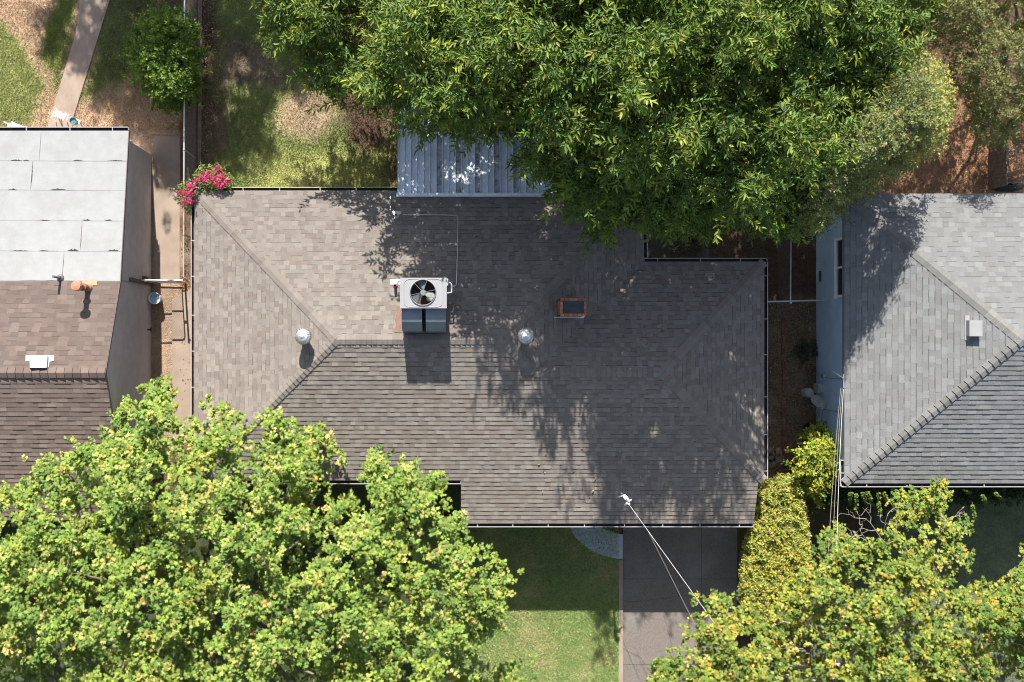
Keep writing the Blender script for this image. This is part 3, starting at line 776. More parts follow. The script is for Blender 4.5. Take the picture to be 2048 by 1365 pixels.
def duct(pxa, pxb):
    xa = W(pxa, 640, 4.8).x; xb = W(pxb, 640, 4.8).x; ye = W(0, 663.5, 4.6).y
    prof = []
    for k in range(9):
        a = math.pi / 2 * k / 8
        prof.append((Y0 + 0.02 - (Y0 + 0.02 - ye) * (0.12 + 0.88 * math.sin(a)), 4.55 + (zt - 0.16 - 4.55) * (0.15 + 0.85 * math.cos(a)) if k else zt - 0.16))
    prof = [(Y0 + 0.021, zt - 0.16)] + prof + [(ye, Rr(xa, ye) - 0.02)]
    mb = MB()
    for i in range(len(prof) - 1):
        (y0, z0), (y1, z1) = prof[i], prof[i + 1]
        mb.face([(xa, y0, z0), (xa, y1, z1), (xb, y1, z1), (xb, y0, z0)])
    for x, s in ((xa, 1), (xb, -1)):
        P = [(x, y, z) for y, z in prof] + [(x, Y0 + 0.021, Rr(x, Y0) - 0.02)]
        mb.face(P if s > 0 else P[::-1])
    mb.beam((xa - 0.008, Y0 + 0.0, zt - 0.15), (xb + 0.008, Y0 + 0.0, zt - 0.15), 0.05, 0.03)
    mb.beam((xa - 0.008, ye - 0.01, 4.45), (xb + 0.008, ye - 0.01, 4.45), 0.03, 0.03)
    return mb.build('duct', M_DUCT, ac)
duct(804.5, 844.5); duct(852, 891.5)
for x in (X0 + 0.08, X1 - 0.08):
    mb = MB()
    for y in (Y0 + 0.08, Y1 - 0.08): mb.tube([(x, y, Rr(x, y) - 0.02), (x, y, 4.24)], 0.03, 8)
    mb.beam((x, Y0, 4.20), (x, Y1, 4.20), 0.06, 0.06)
    mb.build('stand_leg', M_METAL, ac)
# electrical disconnect and conduit loop on the right side, drain box and pipe on the left
mb = MB(); xr = X1
mb.box((xr - 0.005, W(0, 572, 4.7).y, 4.55), (xr + 0.035, W(0, 558, 4.7).y, 4.85))
mb.tube([(xr, Y1 - 0.10, 4.75), (xr + 0.10, Y1 - 0.10, 4.75), (xr + 0.13, Y1 - 0.14, 4.75), (xr + 0.13, Y1 - 0.36, 4.75), (xr, Y1 - 0.38, 4.75)], 0.02, 8)
mb.tube([(xr + 0.13, Y1 - 0.16, 4.75), (xr + 0.2, Y1 - 0.19, 4.3), (xr + 0.2, Y1 - 0.19, 3.95)], 0.014, 6)
mb.build('disconnect_pipework', M_PLASTIC, ac)
mb = MB(); p = W(789, 569, 4.1)
p0 = W(789, 565, 4.0); mb.face([(x, y, Rr(x, y) + 0.03) for x, y in ((p0.x - 0.14, p0.y - 0.05), (X0 + 0.05, p0.y - 0.05), (X0 + 0.05, p0.y + 0.1), (p0.x - 0.14, p0.y + 0.1))])
mb.build('flashing_plate', M_WHITE, ac)
mb = MB(); zz = Rr(p.x, p.y); p = W(790, 572, zz + 0.3)
mb.lathe((p.x, p.y, zz), [(0.09, -0.03), (0.07, 0.04), (0.042, 0.07), (0.042, 0.33), (0.032, 0.33), (0.032, 0.05)], 14)
mb.build('vent_stack', M_RUST, ac)

# ------------------------------------------------------------------ patio cover
pc = thing('patio_cover', 'pale blue metal panel patio cover with grimy ribs half under the big tree', 'patio cover', tuple(W(950, 300, 0)))
zpa, zpb = 2.94, 2.62
xa, xb = W(797, 385, zpa).x, W(1113, 385, zpa).x
ya, yb = W(0, 388, zpa).y, W(0, 190, zpb).y
mb = MB(); mb2 = MB(); rr = random.Random(8); x = xa; k = 0
while x < xb - 0.02:
    x1 = min(x + 0.186, xb); dirty = k % 6 in (6, ) or k in (6, 9, 12, 15, 18)
    g = rr.uniform(0.92, 1.08); c = (0.72 * g, 0.78 * g, 0.88 * g)
    tgt = mb2 if dirty else mb
    tgt.face([(x, ya, zpa), (x1 - 0.03, ya, zpa), (x1 - 0.03, yb, zpb), (x, yb, zpb)][::1], 0, c)
    for (a, b, h0, h1) in ((x1 - 0.03, x1 - 0.024, 0, 0.03), (x1 - 0.024, x1 - 0.008, 0.03, 0.03), (x1 - 0.008, x1 - 0.002, 0.03, 0)):
        mb.face([(a, ya, zpa + h0), (b, ya, zpa + h1), (b, yb, zpb + h1), (a, yb, zpb + h0)], 0, c)
    mb.face([(x1 - 0.002, ya, zpa - 0.004), (x1 + 0.008, ya, zpa + 0.002), (x1 + 0.008, yb, zpb + 0.002), (x1 - 0.002, yb, zpb - 0.004)], 0, (0.16, 0.165, 0.18))
    x = x1; k += 1
mb.build('roof_panel', M_PATIO, pc); mb2.build('roof_panel', M_PATIO_DIRTY, pc)['label'] = 'grimy dark patio roof panel'
mb = MB(); mb.beam((xa - 0.06, ya - 0.03, zpa + 0.02), (xb, ya - 0.03, zpa + 0.02), 0.11, 0.035, 0, (0.8, 0.85, 0.92)); mb.beam((xa - 0.01, ya, zpa - 0.04), (xa - 0.01, yb, zpb - 0.04), 0.04, 0.12, 0, (0.56, 0.6, 0.66))
mb.build('edge_flashing', M_PATIO, pc)
mb = MB(); mb.beam((xa, yb + 0.12, zpb - 0.12), (xb, yb + 0.12, zpb - 0.12), 0.08, 0.18, 0, (0.5, 0.52, 0.55)); mb.build('beam', M_PATIO, pc)
for x in (xa + 0.1, (xa + xb) / 2, xb - 0.1):
    mb = MB(); mb.beam((x, yb + 0.12, 0), (x, yb + 0.12, zpb - 0.21), 0.09, 0.09, 0, (0.5, 0.52, 0.55)); mb.build('post', M_PATIO, pc)

# ------------------------------------------------------------------ left house
lh = thing('house', 'neighbouring house with white roll roofing at the back and brown shingles at the front', 'house', (-13, 0, 0))
XE = -9.50; XL = -20.0
zE, zK, zT = 2.45, 3.21, 4.46
yE = W(0, 262, zE).y; yK = W(0, 563, zK).y; yT = W(0, 746, zT).y; yB = -5.3; zB = zT - 0.46 * (yT - yB)
fW = plane3((XL, yE, zE), (XE, yE, zE), (XE, yK, zK)); fK = plane3((XL, yK, zK), (XE, yK, zK), (XE, yT, zT)); fB = plane3((XL, yT, zT), (XE, yT, zT), (XE, yB, zB))
r = random.Random(33)
mb = MB(); mb.face([(XL, yE, zE), (XL, yK, zK), (XE, yK, zK), (XE, yE, zE)])
# roll seams: six lapped courses with slightly raised lower edge
ys_ = [yE + (yK - yE) * t for t in (0, 0.198, 0.395, 0.595, 0.80, 1.0)]
for i in range(5):
    y0, y1 = ys_[i], ys_[i + 1]
    h = 0.006
    mb.face([(XL, y0, fW(0, y0) + h), (XL, y1 - 0.02, fW(0, y1 - 0.02) + 0.003), (XE, y1 - 0.02, fW(0, y1 - 0.02) + 0.003), (XE, y0, fW(0, y0) + h)])
    mb.face([(XL, y0, fW(0, y0) - 0.01), (XE, y0, fW(0, y0) - 0.01), (XE, y0, fW(0, y0) + h), (XL, y0, fW(0, y0) + h)])
flat = mb.build('flat_roof', M_ROLL, lh)
rr = random.Random(12)
def tarline(px0, py0, px1, py1, wmax, n=14):
    pts = []
    for i in range(n + 1):
        t = i / n; px = px0 + (px1 - px0) * t; py = py0 + (py1 - py0) * t
        pts.append((px, py, max(0.25, wmax * abs(math.sin(t * math.pi)) * rr.uniform(0.3, 1.0))))
    for (a, b) in zip(pts[:-1], pts[1:]):
        q = []
        hor = abs(px1 - px0) > abs(py1 - py0)
        for (px, py) in ((a[0], a[1]), (b[0], b[1])) : pass
        P = [(a[0], a[1]), (b[0], b[1]), (b[0], b[1] - b[2]), (a[0], a[1] - a[2])] if hor else [(a[0], a[1]), (b[0], b[1]), (b[0] + b[2], b[1]), (a[0] + a[2], a[1])]
        for px, py in P:
            p = W(px, py, 2.8)
            for _ in range(3): p = W(px, py, fW(p.x, p.y) + 0.017)
            q.append(tuple(p))
        mb.face(q)
for yy, segs in ((321.5, [(0, 255, 0.5), (20, 44, 3.2), (45, 58, 2.2), (146, 166, 2.2), (214, 250, 1.6)]), (380, [(0, 250, 0.5), (15, 35, 3.0), (100, 133, 3.2)]), (441, [(0, 248, 0.5), (80, 100, 1.6), (165, 182, 3), (208, 225, 2.4)]), (502, [(0, 244, 0.5), (20, 60, 1.6), (78, 98, 2.0), (135, 158, 5), (215, 238, 4)]), (561, [(0, 240, 1.0)])):
    mb = MB()
    for a, b, w in segs: tarline(a, yy, b, yy + (b - a) * 0.006, w)
    mb.build('tar_seam', M_TAR, flat)
for x, y0, y1, w in ((82, 264, 320, 0.7), (65, 322, 378, 2.0), (164, 442, 500, 1.6), (128, 504, 556, 1.0)): mb = MB(); tarline(x, y0, x - 4, y1, w); mb.build('tar_seam', M_TAR, flat)
mb = MB()
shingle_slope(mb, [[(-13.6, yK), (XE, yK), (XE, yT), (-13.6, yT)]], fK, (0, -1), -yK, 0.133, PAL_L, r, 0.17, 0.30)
shingle_slope(mb, [[(-13.6, yB), (XE, yB), (XE, yT), (-13.6, yT)]], fB, (0, 1), yB, 0.133, PAL_L, r, 0.17, 0.30, t=0.005, gain=1.45)  # slope turned from the sun: shingle colours lifted to stand in for light
lroof = mb.build('roof', M_SHINGLE, lh)
mb = MB(); hip_caps(mb, (XE, yT, zT), (-13.6, yT, zT), hz(fK, fB), PAL_L, r, half=0.14, step=0.225, h0=0.045, gain=1.1)
mb.build('ridge_cap', M_SHINGLE, lroof)
mb = MB(); deck(mb, [[(XL, yE, zE), (XL, yK, zK), (XE, yK, zK), (XE, yE, zE)], [(XL, yK, zK), (XL, yT, zT), (XE, yT, zT), (XE, yK, zK)], [(XL, yT, zT), (XL, yB, zB), (XE, yB, zB), (XE, yT, zT)]], 0.03)
mb.build('roof_deck', M_DECK, lroof)
mb = MB(); xw = -9.56
mb.face([(xw, yE - 0.25, -0.1), (xw, yE - 0.25, fW(0, yE - 0.25) - 0.04), (xw, yK, zK - 0.04), (xw, yT, zT - 0.04), (xw, yB + 0.3, fB(0, yB + 0.3) - 0.04), (xw, yB + 0.3, -0.1)])
mb.face([(XL, yE - 0.25, -0.1), (xw, yE - 0.25, -0.1), (xw, yE - 0.25, zE - 0.05), (XL, yE - 0.25, zE - 0.05)])
mb.face([(XL, yB + 0.3, -0.1), (xw, yB + 0.3, -0.1), (xw, yB + 0.3, zB), (XL, yB + 0.3, zB)])
mb.face([(XL, yE, zE - 0.05), (xw, yE, zE - 0.05), (xw, yE - 0.26, zE - 0.05), (XL, yE - 0.26, zE - 0.05)])
mb.build('wall', M_STUCCO_L, lh)
mb = MB()
for a, b in (((XE, yE, zE), (XE, yK, zK)), ((XE, yK, zK), (XE, yT, zT)), ((XE, yT, zT), (XE, yB, zB))): fascia(mb, a, b, 0.10, 0.03, 0.005)
mb.build('rake_board', mat('dark_rake_board', (0.16, 0.13, 0.13), 0.8), lh)
gutter(lh, (XL, yE + 0.012, zE - 0.01), (XE, yE + 0.012, zE - 0.01), (0, 1), strap=1.2, phase=0.25)
# flue, pipe, box vent
def onf(px, py, f, dz=0.0):
    p = W(px, py, 3.3)
    for _ in range(4): p = W(px, py, f(p.x, p.y) + dz)
    return p
p = onf(177, 576, fK); zz = p.z
mb = MB(); q = [onf(a, b, fK, 0.03) for a, b in ((164.5, 561), (194, 561), (194, 571), (183, 571), (180, 579), (165, 574))]
mb.face([tuple(v) for v in q][::-1]); mb.lathe((p.x, p.y, zz), [(0.15, -0.06), (0.10, 0.12), (0.085, 0.12), (0.085, 0.2)], 16)
fl = mb.build('flue_pipe', M_COPPER, lroof)
mb2 = MB(); mb2.lathe((p.x, p.y, zz), [(0.075, 0.1), (0.075, 0.45), (0.115, 0.47), (0.115, 0.5), (0.075, 0.52), (0.075, 0.85)], 16)
mb2.build('flue_stack', M_RUST, lroof)
mb2 = MB(); mb2.lathe((p.x, p.y, zz), [(0.12, 0.84), (0.145, 0.87), (0.15, 0.93), (0.13, 1.0), (0.0, 1.02)], 18)
mb2.build('flue_cap', M_COPPER, lroof)
p = onf(121, 556, fW); mb = MB()
mb.lathe((p.x, p.y, p.z), [(0.11, -0.02), (0.10, 0.05), (0.05, 0.09)], 14); mb.tube([(p.x, p.y, p.z - 0.02), (p.x, p.y, p.z + 0.55)], 0.035, 10)
mb.build('vent_pipe', mat('purple_grey_pipe', (0.16, 0.14, 0.17), 0.6), lroof)
mb = MB(); q = [onf(a, b, fK, 0.03) for a, b in ((51, 711), (108, 711), (108, 722), (99, 724), (98, 735), (60, 735), (59, 723), (51, 723))]
mb.face([tuple(v) for v in q][::-1])
t4 = [onf(a, b, fK, 0.13) for a, b in ((59, 712), (95, 712), (93, 736), (60, 736))]; b4 = [onf(a, b, fK, 0.02) for a, b in ((58, 712), (97, 712), (95, 737), (59, 737))]
mb.face([tuple(v) for v in t4][::-1])
for i in range(4): mb.face([tuple(b4[i]), tuple(b4[(i + 1) % 4]), tuple(t4[(i + 1) % 4]), tuple(t4[i])])
mb.build('box_vent', M_ACWHITE, lroof)
mb = MB()
for y in (yK + 0.05,): mb.beam((xw + 0.004, y, 0.0), (xw + 0.004, y, zK - 0.1), 0.012, 0.004, 0)
mb.tube([W(303, 660, 0.0) + Vector((0.03, 0, 0.55)), W(303, 660, 0) + Vector((0.14, 0, 0.5))], 0.025, 8); mb.tube([W(303, 660, 0) + Vector((0.14, -0.05, 0.52)), W(303, 660, 0) + Vector((0.14, 0.05, 0.52))], 0.03, 8)
mb.build('hose_tap', M_DARK, lh)
mb = MB(); mb.box((xw - 0.01, yE - 0.33, 2.0), (xw + 0.04, yE - 0.22, 2.1)); mb.build('soffit_bracket', M_WHITE, lh)

# ------------------------------------------------------------------ right house
rh = thing('house', 'neighbouring house with light grey hip roof and pale blue side wall', 'house', (17, 0, 0))
zE, zT = 2.60, 4.35
x0 = W(1689, 0, zE).x; yr = W(0, 388, zE).y; yf = W(0, 967, zE).y; xT = W(2044, 0, zT).x; yT = W(0, 681, zT).y; xR = 30.0
cA = (x0, yr, zE); cB = (x0, yf, zE); cT = (xT, yT, zT); cU = (xR, yT, zT); cC = (xR, yr, zE); cD = (xR, yf, zE)
fN = plane3(cA, cC, cT); fWs = plane3(cA, cB, cT); fS = plane3(cB, cD, cT)
r = random.Random(44); xc = 18.2
mb = MB()
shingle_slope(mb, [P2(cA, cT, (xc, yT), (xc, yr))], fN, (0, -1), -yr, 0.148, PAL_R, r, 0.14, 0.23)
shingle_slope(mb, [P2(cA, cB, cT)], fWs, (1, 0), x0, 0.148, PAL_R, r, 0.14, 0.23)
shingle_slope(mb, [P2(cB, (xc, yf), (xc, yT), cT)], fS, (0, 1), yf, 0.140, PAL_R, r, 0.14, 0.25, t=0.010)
rroof = mb.build('roof', M_SHINGLE, rh)
mb = MB(); PRC = [(0.225, 0.225, 0.215), (0.24, 0.24, 0.228), (0.21, 0.21, 0.203)]
hip_caps(mb, cA, cT, hz(fN, fWs), PRC, r, 0.15, 0.19, 0.030); hip_caps(mb, cB, cT, hz(fS, fWs), PRC, r, 0.135, 0.20, 0.040, 0.012); hip_caps(mb, (xc, yT, zT), cT, hz(fN, fS), PRC, r, 0.16, 0.2, 0.045)
mb.build('ridge_cap', M_SHINGLE, rroof)
mb = MB(); deck(mb, [[cA, cT, cB], [cA, cC, cU, cT], [cB, cT, cU, cD]], 0.025); mb.face([(x, y, zE - 0.15) for x, y in ((x0 + 0.02, yr - 0.02), (x0 + 0.02, yf + 0.02), (xR, yf + 0.02), (xR, yr - 0.02))])
mb.build('roof_deck', M_DECK, rroof)
mb = MB(); fascia(mb, cA, cB, 0.15, 0.02); fascia(mb, cA, cC, 0.15); fascia(mb, cB, cD, 0.15); mb.build('fascia', mat('blue_grey_fascia', (0.2, 0.22, 0.25), 0.7), rh)
xw = 11.72
mb = MB(); walls(mb, [(xw, yr - 0.35), (xR, yr - 0.35), (xR, yf + 0.35), (xw, yf + 0.35)], -0.1, zE - 0.15)
for y in (W(0, 631, 1).y, W(0, 757, 1).y): pass
mb.build('wall', M_STUCCO_R, rh)
gutter(rh, (x0 - 0.09, yf - 0.012, zE - 0.03), (xR, yf - 0.012, zE - 0.03), (0, -1), strap=1.15, phase=0.75)
gutter(rh, (x0 - 0.012, yf - 0.10, zE - 0.03), (x0 - 0.012, W(0, 921, zE).y, zE - 0.03), (-1, 0), strap=5)
# window on the side wall
wy0, wy1 = W(0, 595, 2.0).y, W(0, 476, 2.0).y; wz0, wz1 = 1.72, 2.36
win = MB(); fr = 0.07
for (a, b, c, d) in ((wy0, wz0, wy1, wz0 + fr), (wy0, wz1 - fr, wy1, wz1), (wy0, wz0 + fr, wy0 + fr, wz1 - fr), (wy1 - fr, wz0 + fr, wy1, wz1 - fr), ((wy0 + wy1) / 2 - 0.03, wz0 + fr, (wy0 + wy1) / 2 + 0.03, wz1 - fr)):
    win.box((xw - 0.05, a, b), (xw + 0.01, c, d))
win = win.build('window', M_PLASTIC, rh)
mb = MB(); mb.box((xw - 0.075, wy0 - 0.03, wz0 - 0.05), (xw + 0.01, wy1 + 0.03, wz0 - 0.002)); mb.build('sill', M_PLASTIC, win)
for (a, b) in ((wy0 + fr, (wy0 + wy1) / 2 - 0.03), ((wy0 + wy1) / 2 + 0.03, wy1 - fr)):
    mb = MB(); mb.box((xw - 0.015, a + 0.002, wz0 + fr + 0.002), (xw + 0.008, b - 0.002, wz1 - fr - 0.002)); mb.build('pane', M_GLASS, win)
mb = MB(); y = W(0, 553, 0.4).y
mb.box((xw - 0.02, y - 0.17, 0.28), (xw + 0.01, y + 0.17, 0.44))
for k in range(5): mb.box((xw - 0.03, y - 0.16, 0.30 + k * 0.028), (xw - 0.018, y + 0.16, 0.308 + k * 0.028))
mb.build('crawl_vent', mat('dark_vent_grille', (0.06, 0.075, 0.085), 0.8), rh)
for (py, za, zb) in ((756, 0.75, 2.4), (820, 0.55, 2.4)):
    mb = MB(); y = W(0, py, 1).y; mb.tube([(xw - 0.02, y, za), (xw - 0.02, y, zb)], 0.012, 6); mb.build('wall_conduit', M_CABLED, rh)
mb = MB(); y = W(0, 812, .5).y; mb.tube([(xw - 0.02, y, 0.55), (xw - 0.02, W(0, 862, 0.5).y, 0.5)], 0.012, 6)
mb.build('wall_conduit', M_CABLED, rh)
mb = MB(); y = W(0, 752, 0.7).y; mb.box((xw - 0.09, y - 0.06, 0.62), (xw, y + 0.06, 0.8)); mb.build('junction_box', M_METAL, rh)
mb = MB(); y = W(0, 776, 0.5).y; mb.box((xw - 0.16, y - 0.17, 0.15), (xw, y + 0.12, 0.62))
mb.lathe((xw - 0.35, y - 0.17, 0.0), [(0.15, -0.02), (0.16, 0.3), (0.13, 0.42), (0.0, 0.45)], 16); mb.tube([(xw - 0.30, y - 0.2, 0.3), (xw - 0.12, y - 0.36, 0.32), (xw - 0.02, y - 0.33, 0.4)], 0.035, 8)
mb.build('gas_meter', mat('grey_meter_enamel', (0.34, 0.37, 0.39), 0.5, var=0.1), rh)
# dish
mb = MB(); c = W(1637, 802, 0.95); nrm = Vector((-0.55, -0.15, 0.75)).normalized(); t1 = nrm.orthogonal().normalized(); t1 = Vector((0.6, 0.75, 0)).cross(nrm).cross(nrm).normalized(); t2 = nrm.cross(t1)
rings = []
for (rr_, h) in ((0.0, 0.0), (0.12, 0.012), (0.24, 0.045)):
    rings.append([tuple(c + (t1 * math.cos(a) * 0.72 + t2 * math.sin(a)) * rr_ + nrm * h) for a in [2 * math.pi * k / 20 for k in range(20)]])
for a, b in zip(rings[:-1], rings[1:]):
    for k in range(20): mb.face([a[k], a[(k + 1) % 20], b[(k + 1) % 20], b[k]])
dish = mb.build('satellite_dish', M_ACWHITE, rh)
mb = MB(); mb.tube([c, c + Vector((0.2, -0.05, -0.25)), (xw, c.y - 0.05, 0.62)], 0.018, 6); mb.tube([c - nrm * 0.0, c + nrm * 0.22 + t1 * 0.1], 0.012, 6); mb.build('dish_arm', M_METAL, dish)
# box vent on the west slope
mb = MB(); q = [onf(a, b, fWs, 0.03) for a, b in ((1930, 631), (1939, 631), (1939, 681), (1930, 681))]
mb.face([tuple(v) for v in q][::-1])
t4 = [onf(a, b, fWs, 0.22) for a, b in ((1939, 641), (1965, 641), (1965, 673), (1939, 673))]; b4 = [Vector((v.x, v.y, fWs(v.x, v.y) - 0.01)) for v in t4]
mb.face([tuple(v) for v in t4][::-1])
for i in range(4): mb.face([tuple(b4[i]), tuple(b4[(i + 1) % 4]), tuple(t4[(i + 1) % 4]), tuple(t4[i])])
mb.build('box_vent', M_ACWHITE, rroof)
# service drop
ins = W(1687, 757, 2.75)
mb = MB(); mb.tube([(x0 + 0.02, ins.y, 2.5), ins], 0.02, 6); mb.tube([ins + Vector((0, 0.12, 0)), ins + Vector((0, -0.28, 0.02))], 0.022, 8); mb.tube([ins, ins + Vector((-0.32, 0.2, 0.0))], 0.008, 5)
mb.build('cable_anchor', M_METAL, rh)
for k, (px, m_, lb) in enumerate(((1650, M_CABLED, 'cable farthest from the pale blue wall, leaving the grey hip roof'), (1664, M_CABLED, 'middle cable of three beside the grey hip roof'), (1678, M_CABLE, 'cable closest to the gutter corner of the grey hip roof'))):
    cable(ins + Vector((-0.04 * (2 - k), -0.28, 0)), W(px - 8 + k * 2, 1560, 5.5), 0.3, 0.007, m_, lb, 'service drop cables of the right house')

# ------------------------------------------------------------------ fences and gate
def mesh_wires(A, B, z0, z1, r_=0.0017, sp=0.062, name='wire_mesh', parent=None):
    A = Vector(A); B = Vector(B); L = (B - A).length; d = (B - A) / L; h = z1 - z0; n = Vector((-d.y, d.x, 0)) * 0.004
    mb = MB()
    for sgn in (1, -1):
        s = -h
        while s < L + h:
            a, b = s, s + h * sgn; za, zb = z0, z1
            lo, hi = min(a, b), max(a, b)
            if hi > 0 and lo < L:
                t0, t1 = 0.0, 1.0
                f = lambda t: a + (b - a) * t
                for lim in (0, L):
                    t = (lim - a) / (b - a)
                    if 0 < t < 1:
                        inside0 = 0 <= f(0) <= L
                        if (lim == 0 and f(0) < 0) or (lim == L and f(0) > L): t0 = max(t0, t)
                        else: t1 = min(t1, t)
                if t1 > t0:
                    p = A + d * f(t0) + n * sgn; q = A + d * f(t1) + n * sgn
                    mb.tube([(p.x, p.y, z0 + h * t0), (q.x, q.y, z0 + h * t1)], r_, 3, cap=False)
            s += sp
    return mb.build(name, M_WIRE, parent)
M_WIRE = mat('weathered_wire', (0.16, 0.15, 0.14), 0.6, 0.3)
fz = 1.42; ptop = W(369.5, -60, fz); pbot = W(367, 555, fz)
fen = thing('chain_link_fence', 'long galvanised chain link fence along the side of the left yard', 'fence', (ptop.x, 6, 0))
mb = MB(); mb.tube([ptop, pbot], 0.024, 8); mb.build('top_rail', M_ALU, fen)
mesh_wires((ptop.x, ptop.y, 0), (pbot.x, pbot.y, 0), 0.04, fz - 0.01, parent=fen)
L = (pbot - ptop).length; k = 0.3
while k < L:
    p = ptop.lerp(pbot, k / L); mb = MB(); mb.tube([(p.x, p.y, -0.05), (p.x, p.y, fz + 0.03)], 0.028, 8); mb.build('post', M_METAL, fen); k += 2.6
gt = thing('chain_link_gate', 'narrow chain link gate between the stucco wall and the grey shingled house', 'gate', tuple(W(340, 565, 0)))
gz_ = 1.36; gy = W(0, 561, gz_).y
gx0, gx1 = -9.45, W(364, 0, 0).x
mb = MB()
mb.tube([(gx0, gy, 0.1), (gx0, gy, gz_), (gx1 - 0.08, gy, gz_), (gx1 - 0.02, gy, gz_ - 0.03), (gx1, gy, gz_ - 0.1), (gx1, gy, 0.1), (gx0, gy, 0.1)], 0.022, 8)
mb.tube([(gx0, gy, 0.7), (gx1, gy, 0.7)], 0.018, 8); mb.build('gate_frame', M_METAL, gt)
mesh_wires((gx0, gy, 0), (gx1, gy, 0), 0.1, gz_, 0.0022, 0.07, parent=gt)
mb = MB(); mb.tube([(gx1 + 0.11, gy, -0.05), (gx1 + 0.11, gy, 1.42)], 0.03, 8); mb.build('gate_post', M_METAL, gt)
mb = MB(); mb.beam((gx1, gy, 0.95), (gx1 + 0.11, gy, 0.95), 0.04, 0.05); mb.build('latch', M_RUST, gt)
mb = MB(); mb.beam((-9.515, gy - 0.02, 0), (-9.515, gy - 0.02, 2.25), 0.06, 0.10); mb.beam((-9.50, gy + 0.05, 0.8), (-9.50, gy + 0.16, 0.8), 0.10, 0.35); mb.build('hinge_post', M_WOOD, gt)
mb = MB(); mb.tube([(gx1 + 0.11, gy, 1.36), (W(388, 0, 0).x, gy, 1.36)], 0.022, 8); mb.build('top_rail', M_METAL, gt)

rf = thing('chain_link_fence', 'chain link fence in the shaded side yard of the blue walled house', 'fence', tuple(W(1600, 600, 0)))
rz = 1.25; a = W(1531, 604, rz); b = W(1667, 600.5, rz); c = W(1581, 606, rz); d = W(1583, 330, rz)
mb = MB(); mb.tube([a, b], 0.024, 8); mb.build('top_rail', M_METAL, rf)
mb = MB(); mb.tube([c, d], 0.024, 8); mb.build('top_rail', M_METAL, rf)
mesh_wires((a.x, a.y, 0), (b.x, b.y, 0), 0.04, rz, parent=rf); mesh_wires((c.x, c.y, 0), (d.x, d.y, 0), 0.04, rz, parent=rf)
for p in (a, b, c, c.lerp(d, 0.5), d):
    mb = MB(); mb.tube([(p.x, p.y, -0.05), (p.x, p.y, rz + 0.04)], 0.03, 8); mb.build('post', M_METAL, rf)
wf = thing('wooden_fence', 'dark wooden rail fence on bare soil behind the light grey roof', 'fence', tuple(W(1990, 320, 0)))
mb = MB(); p0 = W(1978, 284, 0); p1 = W(1978, 380, 0)
for k in range(12):
    y = p0.y + (p1.y - p0.y) * (k + 0.5) / 12; hw = abs(p1.y - p0.y) / 24 - 0.003
    mb.box((p0.x - 0.012, y - hw, -0.05), (p0.x + 0.012, y + hw, 1.0 + 0.02 * (k % 3)))
mb.beam((p0.x + 0.03, p0.y, 0.75), (p1.x + 0.03, p1.y, 0.75), 0.05, 0.09); mb.build('fence_panel', M_WOOD, wf)
for (a, b) in (((1983, 309), (2052, 292)), ((1983, 325), (2052, 306))):
    A = W(*a, 0); B = W(*b, 0); mb = MB(); mb.beam((A.x, A.y, 0.55), (B.x, B.y, 0.55), 0.07, 0.06); mb.build('rail', M_WOOD, wf)
mb = MB(); A = W(2052, 299, 0); mb.beam((A.x, A.y, -0.05), (A.x, A.y, 1.0), 0.09, 0.09); mb.build('post', M_WOOD, wf)

# ------------------------------------------------------------------ small yard things
p = W(316, 598, 0)
bk = thing('bucket', 'scuffed grey bucket of water standing by the stucco wall', 'bucket', tuple(p))
mb = MB(); mb.lathe((p.x, p.y, 0.03), [(0.0, 0.0), (0.14, 0.0), (0.178, 0.36), (0.19, 0.36), (0.19, 0.38), (0.172, 0.38), (0.165, 0.30)], 24); mb.build('pail', M_BUCKET, bk)
mb = MB(); mb.lathe((p.x, p.y, 0.03), [(0.0, 0.30), (0.168, 0.30)], 24); mb.build('water', M_WATER, bk)
mb = MB(); mb.tube([(p.x + 0.19 * math.cos(a), p.y + 0.19 * math.sin(a) * 0.3 + 0.12 * math.sin(a), 0.38) for a in [math.pi * k / 12 for k in range(13)]], 0.006, 5); mb.build('handle', M_METAL, bk)

dr_ = thing('drying_rack', 'white folding drying rack with a cloth over it on the garden path', 'drying rack', tuple(W(122, 238, 0)))
mb = MB()
def leg(a, b, za, zb): mb.tube([W(*a, za), W(*b, zb)], 0.016, 6)
leg((103, 236), (111, 217), 0.72, 0.72); leg((122, 223), (117, 236), 0.72, 0.05); leg((103, 236), (112, 244), 0.72, 0.04); leg((111, 217), (120, 226), 0.72, 0.04); leg((137, 230), (134, 240), 0.72, 0.72); leg((103, 232), (140, 236), 0.70, 0.70); leg((109, 221), (134, 232), 0.72, 0.72); leg((134, 240), (134, 244), 0.72, 0.04)
mb.build('frame', M_PLASTIC, dr_)
mb = MB(); Q = [(107, 224), (121, 229), (132, 226), (133, 230), (127, 240), (121, 236), (113, 232)]
mb.face([tuple(W(x, y, 0.745 + 0.01 * (i % 2))) for i, (x, y) in enumerate(Q)][::-1]); mb.face([tuple(W(x, y, 0.735)) for x, y in Q])
for i in range(len(Q)):
    a, b = Q[i], Q[(i + 1) % len(Q)]
    if i in (2, 3, 4): mb.face([tuple(W(*a, 0.75)), tuple(W(*b, 0.75)), tuple(W(b[0] + 1, b[1] + 2, 0.35)), tuple(W(a[0] + 1, a[1] + 2, 0.35))])
mb.build('cloth', mat('white_cotton', (0.74, 0.78, 0.74), 0.9, var=0.08), dr_)
p = W(146, 242, 0.45)
st = thing('plant_pot', 'teal pot on a short white stand at the end of the garden path', 'pot', (p.x, p.y, 0))
mb = MB(); mb.lathe((p.x, p.y, 0.22), [(0.0, 0), (0.085, 0), (0.115, 0.24), (0.10, 0.24), (0.095, 0.19), (0.0, 0.19)], 18); mb.build('pot', M_TEAL, st)
